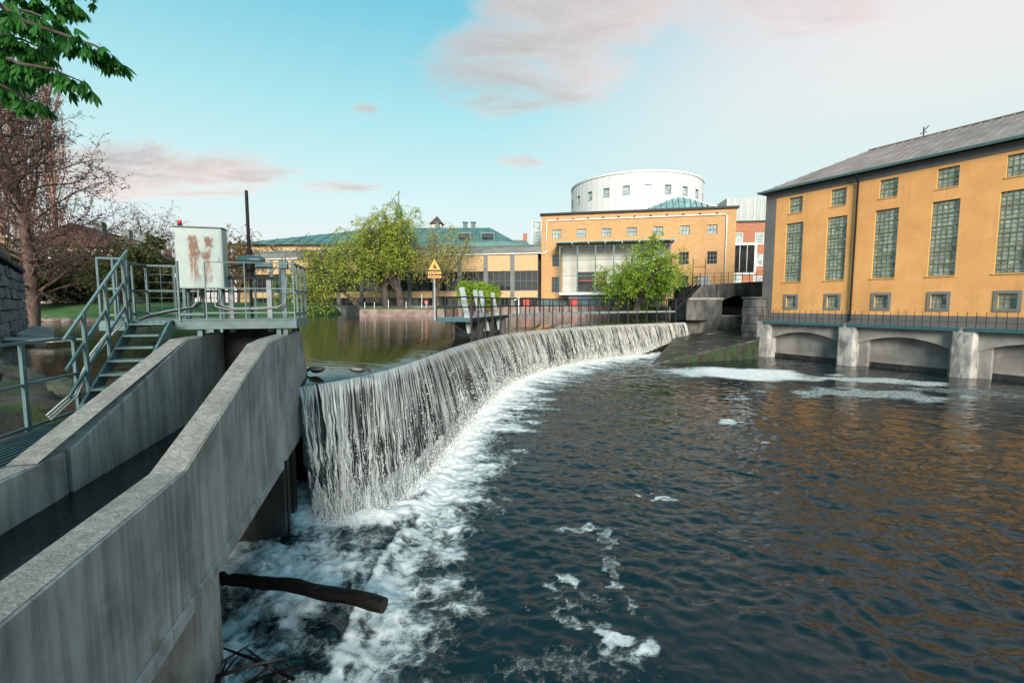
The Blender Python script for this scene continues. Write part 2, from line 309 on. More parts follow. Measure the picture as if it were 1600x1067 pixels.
def mk_river():
    m, g, b, pos = base_mat('river_water')
    at = g.new('ShaderNodeAttribute'); at.attribute_name = 'foam'; fo = at.outputs['Fac']
    ac = g.new('ShaderNodeAttribute'); ac.attribute_name = 'calm'; calm = ac.outputs['Fac']
    wv = g.noise(g.mapping(pos, (2.2, 2.2, 1)), 1., 3, .5)
    wp = g.vmath('ADD', pos, g.comb(g.math('MULTIPLY', wv, .5), g.math('MULTIPLY', wv, -.4), 0.))
    lace = g.new('ShaderNodeTexVoronoi', feature='DISTANCE_TO_EDGE'); g.put(lace.inputs['Vector'], wp); lace.inputs['Scale'].default_value = 4.2
    lc = g.step(lace.outputs[0], .0, .26, .13, -.06)
    n1 = g.noise(pos, 9., 5, .65); n2 = g.noise(pos, 34., 3, .6)
    f = g.math('ADD', g.math('ADD', fo, lc), g.math('ADD', g.math('MULTIPLY', g.math('SUBTRACT', n1, .5), .85), g.math('MULTIPLY', g.math('SUBTRACT', n2, .5), .5)))
    fm = g.step(f, .42, .92)
    b.inputs['Base Color'].default_value = (.004, .0135, .0165, 1); b.inputs['Roughness'].default_value = .05; b.inputs['Specular IOR Level'].default_value = .55; b.inputs['IOR'].default_value = 1.33
    def ridged(vec, sc, de):
        n = g.new('ShaderNodeTexNoise', noise_type='RIDGED_MULTIFRACTAL'); g.put(n.inputs['Vector'], vec); n.inputs['Scale'].default_value = sc; n.inputs['Detail'].default_value = de
        n.inputs['Roughness'].default_value = .5; n.inputs['Distortion'].default_value = .5; return n.outputs[0]
    h = g.math('ADD', g.math('MULTIPLY', ridged(g.mapping(pos, (.7, 1.7, 1), rot=(0, 0, .45)), 1.0, 3), .09), g.math('MULTIPLY', ridged(g.mapping(pos, (1, 1.7, 1), rot=(0, 0, -.2)), 2.6, 2), .22))
    h = g.math('ADD', h, g.math('MULTIPLY', ridged(g.mapping(pos, (1, 1.5, 1), rot=(0, 0, .1)), 6.0, 1), .05))
    h = g.math('ADD', h, g.math('MULTIPLY', g.noise(g.mapping(pos, (1, 1.4, 1)), 20., 2, .6, .3), .025))
    patchy = g.step(g.noise(g.mapping(pos, (.22, .4, 1), rot=(0, 0, .4)), 1., 4, .6, .8), .36, .62, .35, 1.25)
    h = g.math('MULTIPLY', h, patchy)
    h = g.math('MULTIPLY', h, g.math('SUBTRACT', 1., g.math('MULTIPLY', calm, .45)))
    h = g.math('ADD', h, g.math('MULTIPLY', fm, .35))
    bn = g.new('ShaderNodeBump'); bn.inputs['Strength'].default_value = .9; bn.inputs['Distance'].default_value = .11
    g.put(bn.inputs['Height'], h); g.l.new(bn.outputs[0], b.inputs['Normal'])
    d = g.new('ShaderNodeBsdfPrincipled'); d.inputs['Roughness'].default_value = .55
    g.put(d.inputs['Base Color'], g.mix(g.step(f, .55, 1.5), (.22, .29, .295), (.74, .77, .76))); g.l.new(bn.outputs[0], d.inputs['Normal'])
    mx = g.new('ShaderNodeMixShader'); g.put(mx.inputs[0], fm)
    g.l.new(b.outputs[0], mx.inputs[1]); g.l.new(d.outputs[0], mx.inputs[2]); g.l.new(mx.outputs[0], g.n['Material Output'].inputs[0])
mk_river()
def mk_fall():
    m, g, b, pos = base_mat('falling_water')
    uv = g.new('ShaderNodeUVMap').outputs[0]; u, v, _ = g.sep(uv)
    w = g.noise(g.mapping(uv, (3, 3, 1)), 1., 3, .5)
    uu = g.math('ADD', u, g.math('MULTIPLY', g.math('SUBTRACT', w, .5), g.math('MULTIPLY', v, .16)))
    A = g.noise(g.comb(g.math('MULTIPLY', uu, 13.), g.math('MULTIPLY', v, .22), 0.), 1., 4, .62)
    B = g.noise(g.comb(g.math('MULTIPLY', uu, 14.), g.math('MULTIPLY', v, 1.9), 3.), 1., 6, .68)
    C = g.noise(g.comb(g.math('MULTIPLY', uu, .9), g.math('MULTIPLY', v, .35), 7.), 1., 3, .6)
    t = g.step(v, .5, 2.1)
    D = g.mix(t, A, B)
    E = g.noise(g.comb(g.math('MULTIPLY', uu, 2.6), g.math('MULTIPLY', v, .16), 11.), 1., 3, .6)
    D = g.math('ADD', D, g.math('MULTIPLY', g.math('SUBTRACT', C, .5), .35))
    D = g.math('ADD', D, g.math('MULTIPLY', g.math('SUBTRACT', E, .5), .55))
    D = g.math('ADD', D, g.step(v, .35, .0, 0., .10))          # closed sheet at the lip
    D = g.math('ADD', D, g.step(v, 2.0, 2.9, 0., .10))
    D = g.math('ADD', D, g.step(u, 1.5, 12., -.018, .03))
    al = g.step(D, .47, .57, 0., .96)
    fine = g.noise(g.comb(g.math('MULTIPLY', uu, 30.), g.math('MULTIPLY', v, .9), 1.), 1., 5, .65)
    col = g.mix(g.step(fine, .38, .64), (.11, .135, .135), (.66, .69, .67))
    brown = g.math('MULTIPLY', g.step(C, .50, .62), g.math('MULTIPLY', g.step(v, 1.2, .2), g.step(u, 6., 9.)))
    col = g.mix(g.math('MULTIPLY', brown, .6), col, (.20, .15, .07))
    col = g.mix(g.step(u, 8., 20., 0., .35), col, g.mix(1., col, (.9, .8, .66), 'MULTIPLY'))
    g.put(b.inputs['Base Color'], col); b.inputs['Roughness'].default_value = .22; b.inputs['IOR'].default_value = 1.33
    g.put(b.inputs['Alpha'], al)
    bn = g.new('ShaderNodeBump'); bn.inputs['Strength'].default_value = .7; bn.inputs['Distance'].default_value = .025
    g.put(bn.inputs['Height'], g.math('ADD', D, g.math('MULTIPLY', fine, .5))); g.l.new(bn.outputs[0], b.inputs['Normal'])
mk_fall()
def mk_drop():
    m, g, b, pos = base_mat('water_drop')
    b.inputs['Base Color'].default_value = (.74, .78, .77, 1); b.inputs['Roughness'].default_value = .15; b.inputs['IOR'].default_value = 1.33
mk_drop()
M = MATS

# ------------------------------------------------------------------ helpers
WO = {}                       # world origin of every object (no object is rotated unless said so)
def worigin(o): return WO.get(o.name, Vector((0, 0, 0))) if o else Vector((0, 0, 0))
def tag(o, label=None, cat=None, group=None, kind=None):
    if label: o['label'] = label
    if cat: o['category'] = cat
    if group: o['group'] = group
    if kind: o['kind'] = kind
    return o
def thing(name, label, cat, loc, group=None):
    o = bpy.data.objects.new(name, None); COL.objects.link(o); o.location = loc; o.empty_display_size = .2
    WO[o.name] = Vector(loc); return tag(o, label, cat, group)
def link(name, me, mat, parent, org):
    if mat is not None and not me.materials: me.materials.append(M[mat])
    o = bpy.data.objects.new(name, me); COL.objects.link(o); WO[o.name] = Vector(org)
    if parent: o.parent = parent
    o.location = Vector(org)-worigin(parent)
    return o
def twin(src, name, shift, parent):            # same mesh again, moved by a world offset
    return link(name, src.data, None, parent, WO[src.name]+Vector(shift))
class Frame:
    def __init__(s, o, ex, ey=None, ez=(0, 0, 1)):
        s.o = Vector(o); s.ex = Vector(ex).normalized(); s.ez = Vector(ez); s.ey = Vector(ey).normalized() if ey is not None else s.ez.cross(s.ex)
    def __call__(s, p): return s.o+s.ex*p[0]+s.ey*p[1]+s.ez*p[2]
class MB:
    def __init__(s, fr=None): s.v = []; s.f = []; s.fr = fr
    def add(s, vs, fs):
        k = len(s.v); s.v += [s.fr(p) if s.fr else Vector(p) for p in vs]; s.f += [tuple(i+k for i in f) for f in fs]; return s
    def box(s, x0, x1, y0, y1, z0, z1):
        return s.add([(x0, y0, z0), (x1, y0, z0), (x1, y1, z0), (x0, y1, z0), (x0, y0, z1), (x1, y0, z1), (x1, y1, z1), (x0, y1, z1)],
                     [(3, 2, 1, 0), (4, 5, 6, 7), (0, 1, 5, 4), (1, 2, 6, 5), (2, 3, 7, 6), (3, 0, 4, 7)])
    def bar(s, p0, p1, w, h, up=(0, 0, 1)):
        p0, p1 = Vector(p0), Vector(p1); d = (p1-p0).normalized(); u = Vector(up)
        if abs(d.dot(u)) > .98: u = Vector((1, 0, 0))
        a = d.cross(u).normalized()*(w/2); b = a.cross(d).normalized()*(h/2)
        return s.add([p+q for p in (p0, p1) for q in (-a-b, a-b, a+b, -a+b)], [(3, 2, 1, 0), (4, 5, 6, 7), (0, 1, 5, 4), (1, 2, 6, 5), (2, 3, 7, 6), (3, 0, 4, 7)])
    def tube(s, pts, r, n=8, caps=True):
        pts = [Vector(p) for p in pts]; rr = r if isinstance(r, (list, tuple)) else [r]*len(pts); vs = []; fs = []
        d0 = (pts[1]-pts[0]).normalized(); u = Vector((0, 0, 1)) if abs(d0.z) < .9 else Vector((1, 0, 0)); a = d0.cross(u).normalized()
        for i, p in enumerate(pts):
            d = (pts[min(i+1, len(pts)-1)]-pts[max(i-1, 0)]).normalized(); a = (a-d*a.dot(d)).normalized(); b = d.cross(a)
            vs += [p+(a*math.cos(2*math.pi*k/n)+b*math.sin(2*math.pi*k/n))*rr[i] for k in range(n)]
        for i in range(len(pts)-1):
            for k in range(n): fs.append((i*n+k, i*n+(k+1) % n, (i+1)*n+(k+1) % n, (i+1)*n+k))
        if caps: fs += [tuple(range(n))[::-1], tuple((len(pts)-1)*n+k for k in range(n))]
        return s.add(vs, fs)
    def extr(s, poly, axis, a, b):             # polygon in the two other axes, extruded along one axis
        def q(p, t): l = list(p); l.insert(axis, t); return tuple(l)
        n = len(poly); return s.add([q(p, a) for p in poly]+[q(p, b) for p in poly], [tuple(range(n))[::-1], tuple(range(n, 2*n))]+[(i, (i+1) % n, n+(i+1) % n, n+i) for i in range(n)])
    def quad(s, *p): return s.add(p, [tuple(range(len(p)))])
    def build(s, name, mat, parent=None, smooth=False, bevel=0., org=None, fix=True):
        bm = bmesh.new(); bv = [bm.verts.new(p) for p in s.v]
        for f in s.f:
            try: bm.faces.new([bv[i] for i in f])
            except ValueError: pass
        if fix: bmesh.ops.recalc_face_normals(bm, faces=bm.faces)
        if bevel: bmesh.ops.bevel(bm, geom=[e for e in bm.edges if len(e.link_faces) == 2 and e.calc_face_angle(0) > .5], offset=bevel, segments=1, affect='EDGES')
        if org is None:
            lo = Vector([min(p[i] for p in s.v) for i in range(3)]); hi = Vector([max(p[i] for p in s.v) for i in range(3)]); org = Vector(((lo.x+hi.x)/2, (lo.y+hi.y)/2, lo.z))
        org = Vector(org); bmesh.ops.translate(bm, verts=bm.verts, vec=-org)
        me = bpy.data.meshes.new(name); bm.to_mesh(me); bm.free()
        if smooth: me.polygons.foreach_set('use_smooth', [True]*len(me.polygons))
        return link(name, me, mat, parent, org)
def np_mesh(name, V, F, mat, parent=None, org=(0, 0, 0), smooth=False, uv=None, attrs=None):
    V = np.asarray(V, np.float32)-np.asarray(org, np.float32); F = np.asarray(F, np.int32); k = F.shape[1]
    me = bpy.data.meshes.new(name); me.vertices.add(len(V)); me.vertices.foreach_set('co', V.ravel())
    me.loops.add(F.size); me.loops.foreach_set('vertex_index', F.ravel())
    me.polygons.add(len(F)); me.polygons.foreach_set('loop_start', np.arange(0, F.size, k, dtype=np.int32)); me.polygons.foreach_set('loop_total', np.full(len(F), k, np.int32))
    if smooth: me.polygons.foreach_set('use_smooth', np.ones(len(F), bool))
    if uv is not None: me.uv_layers.new(name='UVMap').data.foreach_set('uv', np.asarray(uv, np.float32)[F.ravel()].ravel())
    for nm, a in (attrs or {}).items(): me.attributes.new(nm, 'FLOAT', 'POINT').data.foreach_set('value', np.asarray(a, np.float32))
    me.update(); me.validate()
    return link(name, me, mat, parent, org)
def grid_faces(nr, nc):
    i = np.arange(nr-1)[:, None]*nc+np.arange(nc-1)[None, :]; i = i.ravel()
    return np.stack([i, i+1, i+nc+1, i+nc], 1)
_P = np.random.RandomState(7).permutation(4096)
_G = np.random.RandomState(8).uniform(0, 2*np.pi, 4096)
def perlin(x, y, seed=0):
    xi = np.floor(x).astype(np.int64); yi = np.floor(y).astype(np.int64); xf = x-xi; yf = y-yi
    def gr(ix, iy, dx, dy):
        a = _G[_P[(_P[(ix+seed*131) & 4095]+iy) & 4095]]; return np.cos(a)*dx+np.sin(a)*dy
    u = xf*xf*xf*(xf*(xf*6-15)+10); v = yf*yf*yf*(yf*(yf*6-15)+10)
    a = gr(xi, yi, xf, yf); b = gr(xi+1, yi, xf-1, yf); c = gr(xi, yi+1, xf, yf-1); d = gr(xi+1, yi+1, xf-1, yf-1)
    return ((a+(b-a)*u)+((c+(d-c)*u)-(a+(b-a)*u))*v)*1.4
def fbm(x, y, o=4, seed=0):
    s = 0; a = 1.
    for i in range(o): s = s+a*perlin(x*2**i, y*2**i, seed+i); a *= .5
    return s
def sstep(x, a, b): t = np.clip((x-a)/(b-a), 0, 1); return t*t*(3-2*t)
def curve(pts, n):                            # Catmull-Rom through plan points, resampled evenly
    p = np.array(pts, float); p = np.vstack([2*p[0]-p[1], p, 2*p[-1]-p[-2]]); out = []
    for i in range(1, len(p)-2):
        t = np.linspace(0, 1, 40, endpoint=False)[:, None]; a, b, c, d = p[i-1], p[i], p[i+1], p[i+2]
        out.append(.5*((2*b)+(c-a)*t+(2*a-5*b+4*c-d)*t**2+(3*b-a-3*c+d)*t**3))
    out = np.vstack(out+[p[-2:-1]]); L = np.r_[0, np.cumsum(np.linalg.norm(np.diff(out, axis=0), axis=1))]
    q = np.linspace(0, L[-1], n); return np.stack([np.interp(q, L, out[:, k]) for k in range(out.shape[1])], 1), q
def at(px, py, Y):                            # a point of the survey: direction seen in the photograph, taken at its real distance
    u = (px-800)/711.1; v = (533.5-py)/711.1; ry = math.cos(PITCH)+v*math.sin(PITCH); rz = -math.sin(PITCH)+v*math.cos(PITCH)
    return Vector((u*Y/ry, Y, CAMH+rz*Y/ry))
rng = np.random.RandomState(3)
random.seed(5)
ZP = 2.85                                     # pond level; the river below the weir is z = 0

# ------------------------------------------------------------------ ground, river, pond
tag(MB().quad((-1500, -600, -2.5), (1500, -600, -2.5), (1500, 2400, -2.5), (-1500, 2400, -2.5)).build('ground', 'soil'), kind='structure')
CREST = [(-4.72, 9.75), (-4.06, 10.6), (-3.5, 12.1), (-3.12, 13.9), (-2.75, 16.5), (-2.2, 19.9), (-.7, 26.2), (2.24, 31.9), (6.7, 37), (11.4, 40.7), (16.6, 43.7)]
NW = 400
cr, cl = curve(CREST, NW)
tg = np.gradient(cr, axis=0); tg /= np.linalg.norm(tg, axis=1)[:, None]; nrm = np.stack([tg[:, 1], -tg[:, 0]], 1)
ztoe = np.interp(cl, [0, 4, 8, cl[-1]-8, cl[-1]], [.05, .03, .0, .0, 1.55])
toe = cr+nrm*np.interp(cl, [0, cl[-1]-6, cl[-1]], [1.1, 1.1, .55])[:, None]
_k = [int(np.argmin(np.hypot(cr[:, 0]-a, cr[:, 1]-b))) for a, b in CREST[:6]]          # the near bays flare out over a stepped foot
_t = np.array([(-3.92, 8.75), (-3.2, 8.75), (-2.5, 9.25), (-2.12, 11.3), (-1.75, 15.2), tuple(toe[_k[5]])])
for _c in (0, 1): toe[:_k[5], _c] = np.interp(cl[:_k[5]], cl[_k], _t[:, _c])
for _ in range(12): toe[1:-1] = (toe[:-2]+2*toe[1:-1]+toe[2:])/4
tn = np.gradient(toe, axis=0); tn /= np.linalg.norm(tn, axis=1)[:, None]; tnrm = np.stack([tn[:, 1], -tn[:, 0]], 1)
fdir = toe-cr; fdir /= np.linalg.norm(fdir, axis=1)[:, None]

def build_river():
    def grow_axis(segs):
        a = []
        for x0, x1, st0, st1 in segs:
            x = x0
            while x < x1-1e-6:
                a.append(x); t = (x-x0)/(x1-x0); x += st0+(st1-st0)*t
        a.append(segs[-1][1]); return np.array(a)
    xs = grow_axis([(-9, -4.6, .5, .08), (-4.6, 3, .042, .05), (3, 14, .05, .12), (14, 34, .12, .3), (34, 90, .5, 3)])
    ys = grow_axis([(-30, 2.6, 3, .2), (2.6, 12, .042, .055), (12, 26, .055, .10), (26, 46, .10, .16), (46, 60, .5, 2)])
    X, Y = np.meshgrid(xs, ys); x = X.ravel(); y = Y.ravel(); n = len(x)
    d = np.full(n, 1e9); s = np.zeros(n); kk = np.zeros(n, int)
    T = toe[::2]
    for i in range(0, n, 60000):
        q = (x[i:i+60000, None]-T[None, :, 0])**2+(y[i:i+60000, None]-T[None, :, 1])**2
        k = q.argmin(1); d[i:i+60000] = np.sqrt(q[np.arange(len(k)), k]); kk[i:i+60000] = k; s[i:i+60000] = cl[::2][k]
    out = ((x-T[kk, 0])*tnrm[::2][kk, 0]+(y-T[kk, 1])*tnrm[::2][kk, 1]) > 0
    d = np.where(out, d, 0)
    sx = np.interp(y, [-30, 2, 4.72, 6, 7.5, 9, 10.4, 11.8], [-1.5, -1.95, -2.1, -2.2, -2.2, -2.1, -1.95, -1.75])
    ds = x-sx                                  # distance outside the sill of the plunge basin
    basin = sstep(y, 12.2, 10.3)
    zb = .17*basin*sstep(ds+.06*perlin(y*2, x*2, 4), .42, -.02)
    inb = basin*sstep(ds, .05, -.1)
    # heights
    warp = fbm(x*.5, y*.5, 2, 30)*.9
    calm = sstep(x+.55*(y-10)+2.*fbm(x*.15, y*.15, 2, 60), 11., 17.)*sstep(y, 32, 26)
    near = sstep((x-2.6)**2/7+(y-4.6)**2/3.2+.7*fbm(x*.6, y*.6, 2, 66), 1.15, .5)       # glassy upwelling in the foreground
    calm = np.clip(np.maximum(calm*.8, near), 0, 1)
    h = .050*fbm(x*.75+warp, y*1.1-warp, 3, 11)+.035*fbm(x*1.9-warp*2, y*2.6+warp, 3, 21)+.016*fbm(x*4.5+warp, y*5.5, 2, 25)
    sw = np.abs(fbm((x*.8+y*.45)*.6+warp*.5, (y*.8-x*.45)*.16, 3, 90)); h = h-.08*np.exp(-sw*6)*sstep(x, 2, 5)*sstep(y, 26, 15)
    rp = 1-np.abs(perlin(x*1.9+warp*1.5, y*3.1-warp, 101)); rp2 = 1-np.abs(perlin(x*3.6-warp, y*5.2+warp*2, 103))
    h = .6*h*(1-.6*calm)+(.022*rp**2+.010*rp2**2)*(1-.5*calm)
    turb = np.maximum(np.exp(-d/1.3)*sstep(y, 9.5, 11.5), np.maximum(inb*.8, np.exp(-np.maximum(ds, 0)/1.0)*sstep(y, 12, 10)*(ds > 0)))
    h = h+turb*(.11*fbm(x*1.7+warp, y*1.7, 4, 41)+.05*np.abs(fbm(x*4, y*4, 3, 44)))
    edge = np.exp(-((ds-.12)/.2)**2)*basin
    h = h*(1-.6*edge)+edge*.03*fbm(x*5, y*9, 2, 77)
    z = zb+h
    # foam
    ang = s*1.5
    streak = fbm(ang*1.1+warp*.6, d*.33, 4, 51); st2 = fbm(ang*3.2+warp, d*.55, 3, 55)
    wdt = np.interp(s, [0, 6, 12, 25, 40], [1.5, 1.9, 2.5, 3.4, 3.4])
    fo = 1.44-.95*d/wdt+.58*streak*sstep(d, .3, 1.6)+.30*st2*sstep(d, .3, 1.2)
    fo = np.where((s > .6) & (y > 10.2), fo, -.3)*1.0
    fo = np.where(d > 5.5, np.minimum(fo, -.4), fo)
    sd = np.maximum(ds, 0)
    fs = 1.32-.75*sd/1.2+.62*fbm(y*.9+warp, sd*.9, 4, 57)+.25*fbm(x*2.2, y*2.2, 3, 58)
    fs = np.where((ds > -.05) & (ds < 4.5), fs, -.4)*sstep(y, 12.4, 10.4)-.5*sstep(y, 10.4, 12.4)
    face = np.exp(-((ds-.16)/.16)**2)*basin
    fs = fs-face*(.28+.5*fbm(x*4, y*2, 3, 63))
    fi = .84+.62*fbm(x*.62+warp, y*.75, 4, 59)+.30*fbm(x*2.1, y*2.4, 3, 61)-.45*sstep(ds, -.9, -.2)*sstep(y, 4, 6)*sstep(y, 9.5, 8)
    fi = fi+.45*sstep(d, .9, .1)*(y > 8)-.6*sstep(y, 5.4, 4.4)
    foam = np.maximum(fo, fs); foam = foam*(1-inb)+fi*inb
    def blob(cx, cy, rx, ry, rot=0., amp=1., nz=.5, sc=1.):
        c, q = math.cos(rot), math.sin(rot); a = ((x-cx)*c+(y-cy)*q)/rx; b = (-(x-cx)*q+(y-cy)*c)/ry
        r = np.sqrt(a*a+b*b)+nz*fbm(x*sc, y*sc*1.3, 4, 71); return amp*sstep(r, 1.15, .45)
    pt = []
    pt.append(blob(14.8, 29.0, 6.6, 3.3, -.14, 1.25, .30, .30)); pt.append(blob(20.8, 26.2, 5.0, 1.5, -.25, .85, .5, .5)); pt.append(blob(18.0, 22.4, 5.6, 2.2, -.12, .72, .55, .6)); pt.append(blob(23, 22.9, 4.4, 1.5, -.3, .58, .6, .6))
    pt.append(blob(8.3, 17.0, .95, .5, .3, .9, .85, 2.)); pt.append(blob(8.2, 14.4, .22, .14, 0, .9, .4, 2.5)); pt.append(blob(3.52, 10.2, .46, .26, -.3, .85, .9, 3.2)); pt.append(blob(10.6, 21.2, 1.2, .35, .1, .7, .6, 1.))
    for (cx, cy, rx, ry, ro, am) in [(1.35, 8.75, .60, .16, .15, .72), (1.75, 8.45, .25, .5, .1, .62), (1.72, 7.5, .17, .55, .0, .60), (1.70, 6.95, .15, .2, 0, .8), (.86, 7.05, .24, .2, .5, .78), (.75, 6.6, .2, .5, .2, .55), (.95, 6.1, .55, .16, -.4, .62), (1.45, 5.75, .55, .16, -.15, .95), (1.5, 5.45, .35, .2, 0, .62), (1.2, 6.5, .5, .25, 0, .48), (1.85, 6.45, .2, .25, 0, .6)]:
        pt.append(blob(cx, cy, rx*1.15, ry*1.15, ro, am, .85, 3.4))
    foam = np.maximum(foam, np.maximum.reduce(pt)*1.12-.08)
    lace = .34+.30*fbm(x*.8+warp, y*.8, 4, 81); zone = blob(.2, 4.6, 2.0, 1.2, .2, 1., .35, .6)
    foam = np.maximum(foam, np.where(zone > .2, lace*zone, -.4))
    foam = np.maximum(foam, .06+.16*fbm(x*1.5, y*1.5, 3, 85)-.02*d-.5*calm)
    o = np_mesh('river', np.stack([x, y, z], 1), grid_faces(len(ys), len(xs)), 'river_water', smooth=True, attrs={'foam': foam, 'calm': calm})
    tag(o, kind='structure')
build_river()

def build_pond():
    n = 100; C = (cr-nrm*.04)[np.linspace(0, NW-1, n).astype(int)]
    op = np.array([(-6.4, 10.4), (-10, 12), (-24, 22), (-60, 32), (-95, 60), (-60, 84), (-20, 68), (20, 65), (27, 53), (18.5, 44.6)]); L = np.r_[0, np.cumsum(np.linalg.norm(np.diff(op, axis=0), axis=1))]
    q = np.linspace(0, 1, n)**1.5*L[-1]; O = np.stack([np.interp(q, L, op[:, k]) for k in (0, 1)], 1)
    NN = nrm[np.linspace(0, NW-1, n).astype(int)]; rows = [np.c_[C-NN*dd, np.full(n, ZP-.17*math.exp(-dd/.8)+(.014*np.sin(np.arange(n)*2.1+dd*3)*math.exp(-dd/.9)))] for dd in (0, .15, .35, .6, .95, 1.4, 2.0, 3.0)]
    V = np.vstack(rows+[np.c_[O, np.full(n, ZP)]]); nr = len(rows); F = [(r_*n+i, (r_+1)*n+i, (r_+1)*n+i+1, r_*n+i+1) for r_ in range(nr) for i in range(n-1)]
    ex = np.array([(-6.4, 10.4), (-10, 12), (-9, 8), (-6.5, 6.4), (-24, 22), (-24, 14), (C[0][0], C[0][1]), (-6.1, 9.15)]); k = len(V)
    V = np.vstack([V, np.c_[ex, np.full(8, ZP)]]); F += [(k, k+1, k+2, k+3), (k+1, k+4, k+5, k+2)]
    F = np.array(F); T = np.vstack([F[:, [0, 1, 2]], F[:, [0, 2, 3]]])
    nz = np.cross(V[T[:, 1]]-V[T[:, 0]], V[T[:, 2]]-V[T[:, 0]])[:, 2]; T[nz < 0] = T[nz < 0][:, ::-1]
    tag(np_mesh('pond', V, T, 'pond_water', smooth=True), kind='structure')
build_pond()
def slab(name, poly, z0, z1, mat, kind='structure'):
    o = MB().extr(poly, 2, z0, z1).build(name, mat); return tag(o, kind=kind)
# far bank under the halls, grassy spit with the willows, left park, right bank street
slab('far_bank', [(17.2, 60.0), (-7.5, 62.6), (-9, 66.0), (-45, 74.5), (-60, 78), (-140, 90), (-140, 400), (300, 400), (300, 48), (34, 48.5), (30, 50.5), (17.4, 50.5)], -2.4, 4.1, 'paving')
slab('grassy_spit', [(-19.8, 59.2), (-8.6, 58.6), (-7.3, 62.7), (-8.9, 66.1), (-18, 68)], -2.4, 3.72, 'granite_red')
tag(MB().extr([(-19.6, 59.4), (-8.8, 58.8), (-7.5, 62.7), (-9.1, 65.9), (-17.8, 67.7)], 2, 3.7, 3.86).build('lawn', 'grass'), kind='structure')

def build_left_park():
    nx, ny = 90, 80; xs = np.linspace(-150, -24, nx); ys = np.linspace(20, 130, ny); X, Y = np.meshgrid(xs, ys); x = X.ravel(); y = Y.ravel()
    shore = np.interp(x, [-150, -60, -50, -40, -36, -30, -24], [42, 44, 44, 42, 41, 52, 78])+1.2*fbm(x*.15, y*.15, 2, 5)
    z = 2.0+sstep(y-shore, -2, 1.5)*1.5+sstep(y-shore, 1, 14)*1.1+.12*fbm(x*.4, y*.4, 3, 9)
    tag(np_mesh('park_slope', np.stack([x, y, z], 1), grid_faces(ny, nx), 'grass', smooth=True), kind='structure')
build_left_park()
def build_near_bank():
    xs = np.linspace(-34, -6.05, 150); ys = np.linspace(-8, 28, 150); X, Y = np.meshgrid(xs, ys); x = X.ravel(); y = Y.ravel()
    edge = np.interp(x, [-34, -30, -22, -15, -11, -8.4, -7.2, -6.3, -6], [29, 27, 19.5, 13.2, 10.6, 9.0, 7.4, 6.6, 6.2])
    t = edge-y+.9*fbm(x*.5, y*.5, 3, 15)
    z = 1.6+sstep(t, -1.6, .9)*1.35+sstep(t, .5, 7)*1.1+.10*fbm(x*1.3, y*1.3, 4, 19)
    z = np.where(x > -7.2, np.minimum(z, 2.62+.1*fbm(x*2, y*2, 2, 3)), z)
    tag(np_mesh('river_bank', np.stack([x, y, z], 1), grid_faces(150, 150), 'soil', smooth=True), kind='structure')
build_near_bank()

